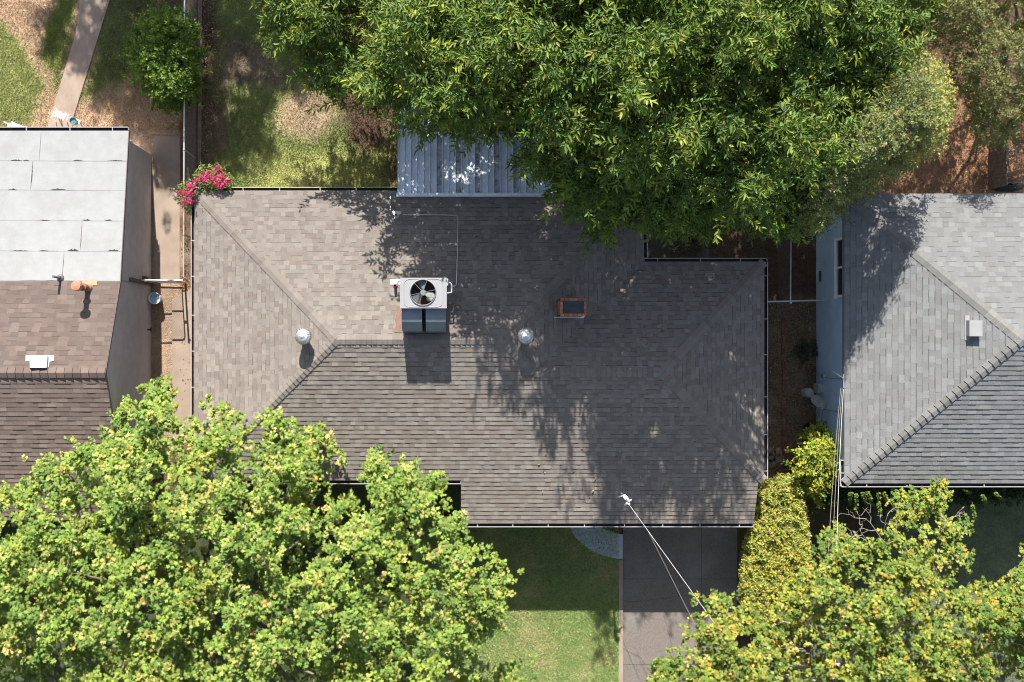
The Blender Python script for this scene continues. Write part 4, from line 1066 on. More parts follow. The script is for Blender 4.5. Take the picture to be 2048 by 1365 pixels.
for k in range(4):
    mb = MB(); a = math.pi / 4 + k * math.pi / 2; mb.tube([(p.x + 0.13 * math.cos(a), p.y + 0.13 * math.sin(a), 0.0), (p.x + 0.09 * math.cos(a), p.y + 0.09 * math.sin(a), 0.215)], 0.012, 6); mb.build('leg', M_PLASTIC, st)
mb = MB(); mb.lathe((p.x, p.y, 0.2), [(0.0, 0.018), (0.12, 0.018), (0.12, 0.0), (0.0, 0.0)], 18); mb.build('stand', M_PLASTIC, st)
lc = thing('lawn_chair', 'white slatted lawn chair tucked against the white flat roofed house', 'chair', tuple(W(30, 252, 0)))
mb = MB()
for k in range(5):
    a = W(18 + k * 1.5, 256 - k * 4 + 8, 0.42); b = W(46 + k * 1.5, 268 - k * 4 + 4, 0.42); mb.beam(a, b, 0.055, 0.02)
mb.build('seat', M_PLASTIC, lc)
mb = MB(); mb.beam(W(23, 245, 0.6), W(52, 258, 0.6), 0.06, 0.03); mb.beam(W(24, 247, 0.8), W(52, 260, 0.8), 0.06, 0.02); mb.build('backrest', M_PLASTIC, lc)
mb = MB(); mb.face([tuple(W(*q, 0.62)) for q in ((14, 248), (22, 248), (19, 258), (16, 258))]); mb.face([tuple(W(*q, 0.60)) for q in ((14, 248), (22, 248), (19, 258), (16, 258))][::-1]); mb.beam(W(18, 250, 0.3), W(18, 250, 0.6), 0.03, 0.03); mb.build('armrest', M_PLASTIC, lc)
for q in ((20, 250), (48, 262), (18, 264), (44, 274)):
    mb = MB(); a = W(*q, 0); mb.tube([(a.x, a.y, 0), (a.x, a.y, 0.42)], 0.02, 6); mb.build('leg', M_PLASTIC, lc)
# black tarp heap behind the right house
c = W(2012, 374, 0); mb = MB(); n = 22; rr = random.Random(2)
rings = []
for k, (f, h) in enumerate(((1.0, 0.0), (0.92, 0.18), (0.7, 0.34), (0.4, 0.42), (0.0, 0.44))):
    rings.append([(c.x + 0.52 * f * math.cos(a) * rr.uniform(0.9, 1.08), c.y + 0.16 * f * math.sin(a) * rr.uniform(0.85, 1.15) , h * rr.uniform(0.85, 1.1)) for a in [2 * math.pi * j / n for j in range(n)]])
for a, b in zip(rings[:-1], rings[1:]):
    for j in range(n): mb.face([a[j], a[(j + 1) % n], b[(j + 1) % n], b[j]])
tag(mb.build('tarpaulin', M_TARP, None), 'black tarpaulin heap at the back edge of the light grey roof', 'tarpaulin')
p = W(1614, 856, 0); mb = MB(); mb.lathe((p.x, p.y, 0), [(0.0, 0.02), (0.14, 0.0), (0.19, 0.28), (0.16, 0.28), (0.13, 0.1), (0.0, 0.1)], 20)
tag(mb.build('plant_pot', mat('black_pot_plastic', (0.015, 0.015, 0.016), 0.5), None), 'empty black plant pot in the shade by the blue wall', 'pot')
rr = random.Random(15)
for k in range(9):
    p = W(1541 + rr.uniform(-1, 1) + (k % 2) * 16, 905 + (k // 2) * 11 + rr.uniform(-2, 2), 0)
    if k > 4: continue
    mb = MB(); s = rr.uniform(0.13, 0.19); pts = [(p.x + s * math.cos(a) * rr.uniform(.85, 1.1), p.y + s * 0.8 * math.sin(a) * rr.uniform(.85, 1.1)) for a in [2 * math.pi * j / 9 for j in range(9)]]
    mb.face([(x, y, 0.03) for x, y in pts])
    for j in range(9):
        a, b = pts[j], pts[(j + 1) % 9]; mb.face([(a[0], a[1], -0.05), (b[0], b[1], -0.05), (b[0], b[1], 0.03), (a[0], a[1], 0.03)])
    tag(mb.build('stepping_stone', M_CONC, None), 'worn stepping stone in the soil strip beside the hedge', 'stone', 'stepping stones in the side yard')
p0 = W(1566, 690, 0); mb = MB(); rr = random.Random(6)
for k in range(24):
    y = W(0, 640 + k * 12.5, 0).y; x = W(1566.5, 0, 0).x + rr.uniform(-0.012, 0.012)
    if rr.random() < 0.12: continue
    mb.box((x - 0.045, y - 0.09, -0.03), (x + 0.045, y + 0.085, 0.05 + rr.uniform(-0.012, 0.012)), 0, rr.choice([(0.19, 0.085, 0.055), (0.15, 0.07, 0.05), (0.22, 0.11, 0.07)]))
tag(mb.build('brick_edging', M_BRICK, None), 'low red brick edging line in the shaded side yard', 'edging')

# ------------------------------------------------------------------ foliage
LANCE = (np.array([(0, 0, 0), (0.3, 0.5, 0.10), (0.68, 0.40, 0.08), (1.0, 0, -0.10), (0.68, -0.40, 0.08), (0.3, -0.5, 0.10)]), [(0, 3, 2, 1), (0, 5, 4, 3)])
OVAL = (np.array([(0, 0, 0), (0.25, 0.5, 0.10), (0.7, 0.5, 0.10), (1.0, 0, -0.05), (0.7, -0.5, 0.10), (0.25, -0.5, 0.10)]), [(0, 3, 2, 1), (0, 5, 4, 3)])
_st = [(0.0, 0.0)]
for a, rr_ in ((-118, 0.52), (-92, 0.30), (-58, 0.62), (-30, 0.36), (0, 0.72), (30, 0.36), (58, 0.62), (92, 0.30), (118, 0.52)):
    _st.append((0.30 + rr_ * math.cos(math.radians(a)), rr_ * math.sin(math.radians(a))))
STAR = (np.array([(0.30, 0, 0.05)] + [(x, y, -0.10 * abs(y) - 0.08 * max(0, x - 0.4)) for x, y in _st]), [(0, i, i + 1) for i in range(1, 10)] + [(0, 10, 1)])

def leaf_mesh(name, pos, axis, nrm, length, width, colr, shape, m, parent=None, kind=None):
    T, F_ = shape; n = len(pos); k = len(T)
    axis = axis / (np.linalg.norm(axis, axis=1, keepdims=True) + 1e-9)
    side = np.cross(nrm, axis); side /= (np.linalg.norm(side, axis=1, keepdims=True) + 1e-9)
    up_ = np.cross(axis, side)
    L = length[:, None, None]; Wd = width[:, None, None]
    v = pos[:, None, :] + axis[:, None, :] * (T[None, :, 0:1] * L) + side[:, None, :] * (T[None, :, 1:2] * Wd) + up_[:, None, :] * (T[None, :, 2:3] * L)
    me = bpy.data.meshes.new(name); nv = n * k
    me.vertices.add(nv); me.vertices.foreach_set('co', v.astype(np.float32).ravel())
    fl = [len(f) for f in F_]; fi = np.concatenate([np.array(f) for f in F_])
    allf = (np.arange(n)[:, None] * k + fi[None]).astype(np.int32).ravel()
    me.loops.add(len(allf)); me.loops.foreach_set('vertex_index', allf)
    ls = np.concatenate([[0], np.cumsum(fl)[:-1]]); per = len(fi)
    starts = (np.arange(n)[:, None] * per + ls[None]).astype(np.int32).ravel()
    me.polygons.add(len(starts)); me.polygons.foreach_set('loop_start', starts)
    at = me.attributes.new('Col', 'FLOAT_COLOR', 'POINT'); cc = np.ones((n, k, 4), np.float32); cc[:, :, :3] = np.clip(colr, 0.004, 0.9)[:, None, :]
    at.data.foreach_set('color', cc.ravel()); me.materials.append(m); me.update(calc_edges=True)
    return link(name, me, parent, kind)

def crown_pts(poly, n, zb, zt, D, seed, bump=0.8, bs=70.0, depth=0.9, gap=0.0, ztf=None, lo=None, gs=60.0, clump=0, csig=13.0, inset=0.0):
    if clump:
        P, o = crown_pts(poly, n // clump, zb, zt, D, seed, bump, bs, depth, gap, ztf, lo, gs, inset=inset)
        r = np.random.default_rng(seed + 77); sc = np.repeat(r.uniform(0.6, 1.35, len(o)), clump)[:, None]
        o = np.repeat(o, clump, 0); g = r.normal(0, 1, (len(o), 3)) * sc
        o[:, 0] += g[:, 0] * csig; o[:, 1] += g[:, 1] * csig; o[:, 2] += np.clip(g[:, 2], -1.5, 1.5) * csig * 0.011
        return Wn(o[:, 0], o[:, 1], o[:, 2]), o
    r = np.random.default_rng(seed); a = np.array(poly, float); l, h = a.min(0), a.max(0)
    out = []
    tot = 0
    while tot < n:
        px = r.uniform(l[0], h[0], n * 2); py = r.uniform(l[1], h[1], n * 2)
        k = in_poly(px, py, poly); px, py = px[k], py[k]
        if gap > 0:
            g = fbm(px / gs, py / gs, seed + 5, 2); k = g > gap; px, py = px[k], py[k]
        d = edge_dist(px, py, poly)
        if inset > 0: k = d > inset; px, py, d = px[k], py[k], d[k]
        t = np.clip(d / D, 0, 1); dome = np.sqrt(np.clip(1 - (1 - t) ** 2, 0, 1))
        ztop = ztf(px, py) if ztf is not None else zt
        nz = fbm(px / bs, py / bs, seed, 2) - 0.5
        zm = zb + (ztop - zb) * dome + bump * 2 * nz * (0.35 + 0.65 * dome)
        dep = np.minimum(r.exponential(depth, len(px)), np.maximum(zm - (lo if lo is not None else zb - 0.6), 0.05))
        z = zm - dep
        out.append(np.stack([px, py, z, dome, nz], 1)); tot += len(px)
    o = np.concatenate(out)[:n]
    return Wn(o[:, 0], o[:, 1], o[:, 2]), o

def unit(v): return v / (np.linalg.norm(v, axis=-1, keepdims=True) + 1e-9)
def sprays(P, out_dir, nl, tw, L, Wd, seed, droop=0.35, upn=0.9, spread=0.75, cl=1.0):
    """each point in P carries a twig with nl leaves along it; returns leaf arrays and twig segments"""
    r = np.random.default_rng(seed); n = len(P)
    d = out_dir + r.normal(0, 0.75, (n, 3)); d[:, 2] = d[:, 2] * 0.45 - droop * r.random(n); d = unit(d)
    tl = tw * r.uniform(0.6, 1.3, n)
    t = (np.arange(nl) + 0.5) / nl
    t = t ** cl
    base = P[:, None, :] + d[:, None, :] * (tl[:, None] * t[None])[:, :, None]
    base = base + r.normal(0, 0.02, base.shape)
    s = unit(np.cross(d, np.array([0, 0, 1.0])))
    sg = np.where(np.arange(nl) % 2, 1.0, -1.0)
    ax = d[:, None, :] * (0.35 + 0.9 * t[None, :, None] ** 2) + s[:, None, :] * (sg[None] * spread)[:, :, None] + r.normal(0, 0.35, base.shape)
    ax[..., 2] = ax[..., 2] * 0.8 - 0.12
    nr = np.array([0, 0, upn]) + r.normal(0, 0.55, base.shape) + d[:, None, :] * 0.25
    ln = L * r.uniform(0.65, 1.25, (n, nl)); wd = Wd * r.uniform(0.7, 1.2, (n, nl))
    return base.reshape(-1, 3), ax.reshape(-1, 3), nr.reshape(-1, 3), ln.ravel(), wd.ravel(), d, tl

def leaf_cols(n, pal, w, seed, jit=0.16, rep=1, local=None):
    r = np.random.default_rng(seed); pal = np.array(pal)
    i = r.choice(len(pal), size=n, p=np.array(w) / sum(w)); c = pal[i]
    c = np.repeat(c, rep, 0) if rep > 1 else c
    return c * (1 + jit * r.standard_normal((len(c), 1))) * (1 + 0.06 * r.standard_normal((len(c), 3)))

def limbs(base, fork, targets, r, m, parent, r0=0.2, n1=9, n2=60, name='trunk'):
    mb = MB(); base = Vector(base); fork = Vector(fork)
    mb.tube([base - Vector((0, 0, 0.1)), base.lerp(fork, 0.1), base.lerp(fork, 0.6), fork], [r0 * 1.4, r0 * 1.1, r0 * 0.9, r0 * 0.8], 10)
    T = [Vector(t) for t in targets]; prim = []
    def bough(A, B, ra, rb, k=5, amp=0.12):
        pts = [A]; L = (B - A).length
        for i in range(1, k):
            t = i / k; p = A.lerp(B, t) + Vector((r.uniform(-amp, amp), r.uniform(-amp, amp), r.uniform(-amp, amp) * 0.6 + 0.08 * L * math.sin(t * math.pi))) * min(1, L / 3); pts.append(p)
        pts.append(B); mb.tube(pts, [ra + (rb - ra) * i / k for i in range(k + 1)], 6, cap=False); return pts
    sel = r.sample(T, min(n1, len(T))); mids = []
    for t in sel:
        q = bough(fork, fork.lerp(t, 0.85), r0 * 0.5, r0 * 0.14); mids += [(p, r0 * (0.4 - 0.3 * i / len(q))) for i, p in enumerate(q)][1:]
    for t in r.sample(T, min(n2, len(T))):
        b, rad = min(mids, key=lambda pr: (pr[0] - t).length)
        if (b - t).length < 1.7: mids += [(p_, rad * 0.5) for p_ in bough(b, t, max(0.011, rad * 0.4), 0.006, 5, 0.16)[2:4]]
    return mb.build(name, m, parent, smooth=True)

def spread_dir(P, c):
    d = P - np.array(c)[None]; d[:, 2] *= 0.5
    return unit(d) * 0.9

# --- big dark green tree behind the house
POLY_BIG = [(515, -60), (512, 10), (545, 45), (535, 80), (600, 100), (575, 130), (640, 150), (600, 185), (655, 175), (650, 225), (715, 195), (705, 250), (750, 215), (770, 250), (800, 235), (825, 255), (838, 310), (858, 312), (866, 262), (885, 262), (895, 308), (912, 300), (920, 262), (942, 268), (950, 300), (985, 265), (1000, 260), (1022, 300), (1030, 385), (1062, 400), (1068, 345), (1100, 350), (1112, 425), (1150, 440), (1190, 470), (1230, 440), (1260, 470), (1290, 430), (1320, 505), (1345, 440), (1380, 470), (1405, 505), (1430, 440), (1480, 470), (1530, 445), (1570, 490), (1600, 440), (1660, 400), (1700, 330), (1740, 260), (1800, 160), (1850, 40), (1860, -60), (1800, -420), (1500, -560), (1100, -540), (900, -330), (800, -190), (640, -100)]
zx = np.array([500, 620, 720, 850, 980, 1150, 1450, 1600, 1750, 1900]); zv = np.array([4.8, 5.0, 5.6, 7.5, 8.9, 9.1, 9.2, 8.5, 7.4, 6.6])
ztf = lambda px, py: np.interp(px, zx, zv) - np.clip((py - 240) / 260, 0, 1) * 1.2
DG = [(0.134, 0.208, 0.042), (0.099, 0.166, 0.038), (0.182, 0.252, 0.05), (0.073, 0.126, 0.031), (0.242, 0.292, 0.058)]
tr = thing('tree', 'huge dark green leafy tree spreading over the patio cover and roof', 'tree', tuple(W(1220, 60, 0)))
P, o = crown_pts(POLY_BIG, 11500, 4.6, 9.8, 210, 101, bump=1.9, bs=75, depth=0.8, gap=0.32, ztf=ztf, gs=70, clump=11, csig=16, inset=16)
Pl, ol = crown_pts(POLY_BIG, 4600, 4.4, 9.0, 260, 102, bump=1.0, bs=90, depth=2.6, ztf=lambda a, b: ztf(a, b) - 0.8, lo=3.6, inset=22)
P = np.concatenate([P, Pl]); ctr = tuple(W(1220, 0, 4.0))
nl = 15
b_, ax, nr, ln, wd, dd, tl = sprays(P, spread_dir(P, ctr), nl, 0.55, 0.178, 0.053, 103, droop=0.45, cl=0.8)
c = leaf_cols(len(P), DG, (4, 4, 2.5, 3, 0.7), 104, 0.10, nl)
tip = np.tile((np.arange(nl) / (nl - 1.0)) ** 3, len(P))[:, None]; c = c * (1 - tip) + c * np.array([1.4, 1.28, 1.0]) * tip  # sunlit spray tips painted in: leaf colour lifted towards the end
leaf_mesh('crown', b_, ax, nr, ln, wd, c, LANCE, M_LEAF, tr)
tg = [P[i] for i in np.random.default_rng(1).choice(len(P), 260, replace=False)]
tk = limbs(W(1220, 40, 0), tuple(W(1225, 60, 3.6)), tg, random.Random(1), M_BARKD, tr, 0.27, 14, 150)

# --- bright star-leaved tree, front left
POLY_SYL = [(-60, 985), (0, 985), (25, 965), (40, 975), (75, 960), (110, 915), (135, 885), (180, 872), (195, 890), (240, 860), (238, 800), (262, 785), (300, 765), (330, 785), (350, 800), (362, 850), (372, 885), (392, 815), (425, 800), (470, 815), (478, 850), (520, 855), (545, 830), (585, 852), (640, 870), (690, 895), (694, 935), (668, 955), (632, 975), (640, 1005), (690, 975), (700, 1025), (745, 1045), (762, 1025), (728, 1000), (716, 960), (728, 935), (745, 900), (765, 915), (810, 935), (850, 955), (885, 975), (905, 1015), (925, 1050), (945, 1085), (985, 1105), (1008, 1155), (995, 1190), (985, 1215), (990, 1240), (960, 1270), (950, 1330), (965, 1420), (900, 1560), (400, 1640), (-60, 1600), (-200, 1300)]
YG = [(0.224, 0.304, 0.061), (0.175, 0.259, 0.056), (0.309, 0.353, 0.091), (0.127, 0.204, 0.049), (0.381, 0.365, 0.116), (0.339, 0.287, 0.073)]
def star_tree(poly, n, zb, zt, D, seed, name, label, trunk_px, pal, wts, size=0.105, bump=0.8, gap=0.27, parts=None, r0=0.2, bs=60, nl=9, tw=0.25, n2=120, shape=None, wr=0.95, m=None, depth=0.55, cl=26, cs=11.5, bark=None):
    t = thing('tree', label, 'tree', tuple(W(*trunk_px, 0)))
    P, o = crown_pts(poly, int(n * 0.75), zb, zt, D, seed, bump=bump, bs=bs, depth=depth, gap=gap, gs=50, clump=cl, csig=cs, inset=7)
    Pl, ol = crown_pts(poly, int(n * 0.34), zb, zt - 0.4, D, seed + 1, bump=bump, bs=bs, depth=1.8, lo=zb - 1.0)
    P = np.concatenate([P, Pl]); o = np.concatenate([o, ol])
    ctr = tuple(W(*trunk_px, 2.0))
    b_, ax, nr, ln, wd, dd, tl = sprays(P, spread_dir(P, ctr), nl, tw, size, size * wr, seed + 2, droop=0.15, upn=1.0, spread=0.9)
    rg = np.random.default_rng(seed + 9)
    nr = nr * 0.85 + np.array([0, 0.45, 0.25]); 
    # whole boughs turn yellower than others
    tone = fbm(o[:, 0] / 80, o[:, 1] / 80, seed + 3, 2)
    c = leaf_cols(len(P), pal, wts, seed + 4, 0.10, nl)
    yl = np.repeat(np.clip((tone - 0.52) * 5, 0, 1), nl)[:, None] * 0.35
    c = c * (1 - yl) + (c * np.array([1.3, 1.08, 0.85])) * yl
    leaf_mesh('crown', b_, ax, nr, ln, wd, c, shape or STAR, m or M_LEAFY, t)
    tg = [P[i] for i in rg.choice(len(P), min(len(P), 220), replace=False)]
    limbs(W(*trunk_px, 0), tuple(W(*trunk_px, zb - 1.0)), tg, random.Random(seed), bark or M_BARK, t, r0, 20, n2)
    return t
star_tree(POLY_SYL, 13000, 4.3, 7.6, 170, 201, 'tree', 'broad bright green star leaved tree over the front left lawn', (430, 1180), YG, (4, 4, 2.2, 2.2, 0.35, 0.15), bump=1.25, bs=48, gap=0.30)
POLY_SYS = [(960, 1420), (985, 1365), (1002, 1330), (1012, 1300), (1030, 1322), (1055, 1318), (1075, 1345), (1090, 1420), (1040, 1500)]
star_tree(POLY_SYS, 260, 2.6, 3.8, 45, 231, 'tree', 'small star leaved treetop poking up from the front lawn edge', (1025, 1410), YG, (4, 4, 3, 2, 1.3, 0.5), r0=0.06, n2=20, gap=0)

# --- yellowing tree, front right
YL = [(0.233, 0.271, 0.047), (0.154, 0.216, 0.044), (0.319, 0.306, 0.054), (0.103, 0.166, 0.041), (0.393, 0.281, 0.059), (0.278, 0.311, 0.078)]
POLY_SYR = [(1300, 1350), (1330, 1320), (1340, 1285), (1380, 1270), (1385, 1240), (1375, 1215), (1400, 1195), (1440, 1190), (1470, 1200), (1488, 1225), (1510, 1232), (1540, 1215), (1575, 1180), (1605, 1150), (1630, 1105), (1665, 1060), (1700, 1055), (1715, 1085), (1780, 1090), (1785, 1040), (1800, 1030), (1770, 1010), (1790, 985), (1840, 990), (1855, 1010), (1862, 980), (1885, 982), (1875, 1030), (1900, 1055), (1945, 1040), (1940, 1075), (1915, 1085), (1940, 1110), (1950, 1140), (1920, 1150), (1905, 1170), (1920, 1180), (1885, 1205), (1950, 1160), (1975, 1150), (1975, 1180), (2010, 1170), (2030, 1120), (2048, 1100), (2120, 1080), (2200, 1300), (2100, 1560), (1500, 1600), (1280, 1480)]
SYR = star_tree(POLY_SYR, 7600, 3.3, 6.4, 130, 301, 'tree', 'yellow green tree with orange tinged tips over the driveway end', (1690, 1330), YL, (4, 4.4, 2.2, 3.2, 0.5, 2), size=0.102, bump=1.35, gap=0.39, bs=50, n2=150, bark=mat('silvery_bark', (0.36, 0.32, 0.27), 0.9, var=0.25, scale=7, bump=0.5))

rt = random.Random(88)
def twig(A, B, rad, depth):
    pts = [A]
    for i in (1, 2, 3, 4):
        p = A.lerp(B, i / 4); pts.append(p + Vector((rt.uniform(-.05, .05), rt.uniform(-.05, .05), rt.uniform(-.04, .06))))
    tw_.tube(pts, [rad * (1 - 0.17 * i) for i in range(5)], 5, cap=False)
    if depth:
        for k in (2, 3, 4):
            d = (B - A) * rt.uniform(0.35, 0.6); a = rt.choice((-1, 1)) * rt.uniform(0.4, 0.9)
            twig(pts[k], pts[k] + Vector((d.x * math.cos(a) - d.y * math.sin(a), d.x * math.sin(a) + d.y * math.cos(a), rt.uniform(-0.05, 0.15))), rad * 0.6, depth - 1)
for a, b in (((1770, 1085), (1728, 1035)), ((1745, 1100), (1718, 1060)), ((1760, 1070), (1775, 1035)), ((1880, 1060), (1905, 1030)), ((1700, 1300), (1665, 1258)), ((1640, 1340), (1605, 1300)), ((1420, 1345), (1395, 1300)), ((1875, 1210), (1862, 1150))):
    tw_ = MB(); twig(W(*a, 5.1), W(*b, 5.6), 0.014, 2); tw_.build('bare_twig', bpy.data.materials['silvery_bark'], SYR)
# --- fine leaved grey green trees at the back right
GG = [(0.218, 0.258, 0.094), (0.171, 0.216, 0.083), (0.283, 0.306, 0.116), (0.124, 0.168, 0.066), (0.366, 0.336, 0.132)]
POLY_GR = [(1560, 440), (1600, 340), (1660, 250), (1720, 180), (1800, 130), (1850, 120), (1880, 150), (1900, 190), (1897, 230), (1885, 270), (1860, 295), (1815, 330), (1760, 365), (1700, 395), (1660, 440), (1630, 455), (1600, 450)]
def fine_tree(poly, n, zb, zt, D, seed, label, tp, pal, wts, cat='tree', nm='tree', size=0.075, wr=0.42, nl=12, tw=0.24, bump=0.5, bs=30, gap=0.2, depth=0.4, r0=0.12, shape=None, m=None, lo=None, grp=None, bark=None, n2=80, drp=0.1, gs=30, cl=10, cs=8.0, edge=None):
    t = thing(nm, label, cat, tuple(W(*tp, 0)), grp)
    P, o = crown_pts(poly, int(n * 0.8), zb, zt, D, seed, bump=bump, bs=bs, depth=depth, gap=gap, lo=lo, gs=gs, clump=cl, csig=cs)
    Pl, ol = crown_pts(poly, int(n * 0.2), zb, zt, D, seed + 1, bump=bump, bs=bs, depth=depth * 3, lo=lo)
    P = np.concatenate([P, Pl])
    b_, ax, nr, ln, wd, dd, tl = sprays(P, spread_dir(P, tuple(W(*tp, zb * 0.4))), nl, tw, size, size * wr, seed + 2, droop=drp, upn=0.8, spread=0.8)
    c = leaf_cols(len(P), pal, wts, seed + 4, 0.15, nl)
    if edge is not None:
        k = np.clip((b_[:, 0] - edge[0]) / edge[1], 0, 1)[:, None]; c = c * (1 - k) + c * np.array(edge[2]) * k  # leaf colour turns paler and yellower towards the right edge
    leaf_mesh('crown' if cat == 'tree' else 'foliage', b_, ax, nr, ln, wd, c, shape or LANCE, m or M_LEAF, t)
    rg = np.random.default_rng(seed + 8); tg = [P[i] for i in rg.choice(len(P), min(len(P), 120), replace=False)]
    limbs(W(*tp, 0), tuple(W(*tp, max(0.15, zb * 0.45))), tg, random.Random(seed), bark or M_BARKD, t, r0, 8, n2, 'trunk' if cat == 'tree' else 'stem')
    return t
fine_tree(POLY_GR, 5200, 3.8, 7.2, 130, 401, 'rounded grey green fine leaved tree with a straw coloured right side', (1740, 270), GG, (4, 4, 3, 2, 1.5), edge=(12.0, 1.3, (1.55, 1.4, 1.15)))
GO = [(0.185, 0.205, 0.075), (0.235, 0.245, 0.09), (0.13, 0.150, 0.06), (0.29, 0.275, 0.105)]
POLY_GO = [(1850, -80), (1840, 0), (1860, 60), (1895, 110), (1905, 160), (1930, 200), (1945, 255), (1965, 285), (2000, 290), (2040, 265), (2120, 250), (2200, 100), (2150, -150), (1950, -160)]
fine_tree(POLY_GO, 5400, 2.6, 4.5, 120, 421, 'olive green open tree at the back corner above bare red soil', (2020, 70), GO, (4, 4, 3, 2), gap=0.33, bump=0.9, bs=55, gs=45)

# --- shrubs and hedge
DK = [(0.132, 0.219, 0.03), (0.098, 0.168, 0.028), (0.19, 0.27, 0.036), (0.075, 0.133, 0.026)]
POLY_SH = [(290, 32), (330, 22), (365, 32), (382, 60), (392, 110), (396, 160), (386, 200), (352, 212), (325, 216), (300, 180), (272, 148), (258, 118), (268, 80), (285, 55)]
fine_tree(POLY_SH, 2600, 0.7, 2.3, 50, 501, 'dense dark green rounded shrub against the chain link fence', (330, 120), DK, (4, 4, 2.5, 3), 'shrub', 'shrub', 0.085, 0.5, 9, 0.16, 0.3, 22, 0.0, 0.3, 0.05, OVAL, lo=0.1)
HG = [(0.383, 0.388, 0.077), (0.288, 0.32, 0.072), (0.479, 0.436, 0.097), (0.192, 0.243, 0.067), (0.556, 0.446, 0.108)]
POLY_HG = [(1518, 985), (1530, 962), (1560, 955), (1592, 952), (1606, 965), (1610, 1010), (1616, 1060), (1618, 1200), (1600, 1260), (1560, 1270), (1500, 1260), (1480, 1230), (1482, 1160), (1490, 1090), (1505, 1040)]
fine_tree(POLY_HG, 6500, 1.1, 1.85, 16, 521, 'clipped yellow green hedge between the driveway and the side yard', (1550, 1110), HG, (4, 3.5, 2.5, 2, 0.6), 'hedge', 'hedge', 0.060, 0.55, 8, 0.09, 0.22, 12, 0.0, 0.16, 0.04, OVAL, M_LEAFY, lo=0.1, n2=40, cl=0)
YS = [(0.302, 0.333, 0.044), (0.202, 0.265, 0.04), (0.404, 0.381, 0.062), (0.116, 0.178, 0.037)]
POLY_YS = [(1592, 915), (1612, 890), (1622, 862), (1632, 880), (1650, 872), (1668, 895), (1676, 930), (1668, 970), (1650, 992), (1622, 985), (1600, 960)]
fine_tree(POLY_YS, 800, 0.9, 2.3, 34, 541, 'bright yellow green shrub at the corner of the blue wall', (1636, 935), YS, (4, 3, 2.5, 2), 'shrub', 'shrub', 0.10, 0.55, 9, 0.2, 0.5, 26, 0.25, 0.35, 0.04, OVAL, M_LEAFY, lo=0.1, n2=40)
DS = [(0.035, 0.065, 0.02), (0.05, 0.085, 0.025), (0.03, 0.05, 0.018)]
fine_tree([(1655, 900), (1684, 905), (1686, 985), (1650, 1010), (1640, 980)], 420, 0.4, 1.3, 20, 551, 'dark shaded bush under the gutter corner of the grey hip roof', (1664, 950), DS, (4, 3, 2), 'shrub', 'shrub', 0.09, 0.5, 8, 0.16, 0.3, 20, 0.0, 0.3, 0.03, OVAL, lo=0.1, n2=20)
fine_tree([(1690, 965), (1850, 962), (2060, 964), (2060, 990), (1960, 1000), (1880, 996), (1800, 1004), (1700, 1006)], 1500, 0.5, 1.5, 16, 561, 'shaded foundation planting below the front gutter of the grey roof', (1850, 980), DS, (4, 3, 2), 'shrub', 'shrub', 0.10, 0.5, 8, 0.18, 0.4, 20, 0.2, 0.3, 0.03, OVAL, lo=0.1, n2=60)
# arching shoots catching the sun beyond the eave shadow
vn = thing('climbing_shrub', 'arching leafy shoots hanging out from below the front gutter on the right', 'shrub', tuple(W(1740, 985, 0)))
rg = np.random.default_rng(71)
for (px, py, dx, dy) in ((1702, 985, -2, 22), (1712, 988, 1, 40), (1726, 985, 8, 26), (1735, 984, 12, 28), (1757, 985, 3, 22), (1768, 984, 8, 24), (1757, 1005, 4, 26), (1788, 978, 8, 4), (1930, 980, 10, 6), (1945, 1010, 6, 28), (1966, 990, 4, 16), (1990, 985, 14, 14), (1872, 985, 6, 30), (1716, 965, 2, 8)):
    pts = []; B_ = []; A_ = []; N_ = []; mbv = MB()
    for k in range(14):
        t = k / 13; z = 2.5 - 0.7 * t * t
        pts.append(W(px + dx * t, py + dy * t, z))
    root = W(px, 972, 0.3); mbv.tube([root, pts[0]] + pts[3::3], 0.006, 4)
    for p in pts:
        for s in (1, -1):
            B_.append(tuple(p)); A_.append((s * 0.8 + rg.normal(0, .2), -0.4 + rg.normal(0, .2), rg.normal(0, .3))); N_.append((rg.normal(0, .4), 0.3 + rg.normal(0, .3), 1))
    st_ = mbv.build('shoot', M_BARKD, vn)
    n = len(B_); leaf_mesh('leaves', np.array(B_), np.array(A_), np.array(N_), rg.uniform(0.06, 0.10, n), rg.uniform(0.035, 0.055, n), leaf_cols(n, [(0.12, 0.17, 0.035), (0.17, 0.20, 0.04), (0.08, 0.12, 0.03)], (3, 2, 2), 73), OVAL, M_LEAFY, st_)

# grey ball plant in the deep shade by the inner corner
fine_tree([(1345, 470), (1358, 452), (1380, 448), (1402, 460), (1410, 485), (1395, 505), (1370, 510), (1350, 495)], 420, 0.3, 0.95, 24, 581, 'pale grey ball shaped plant in deep shade under the big tree', (1377, 480), [(0.17, 0.16, 0.13), (0.12, 0.115, 0.09), (0.22, 0.21, 0.17)], (3, 3, 2), 'plant', 'plant', 0.09, 0.2, 8, 0.12, 0.1, 20, 0.0, 0.1, 0.03, n2=20, lo=0.1)
fine_tree([(1600, 690), (1625, 685), (1632, 705), (1622, 722), (1604, 718)], 60, 0.1, 0.3, 14, 591, 'low grey green plant in the shaded gravel by the blue wall', (1615, 705), [(0.06, 0.085, 0.05), (0.085, 0.105, 0.07)], (1, 1), 'plant', 'plant', 0.09, 0.5, 7, 0.1, 0.05, 20, 0.0, 0.05, 0.02, OVAL, n2=6, lo=0.05)

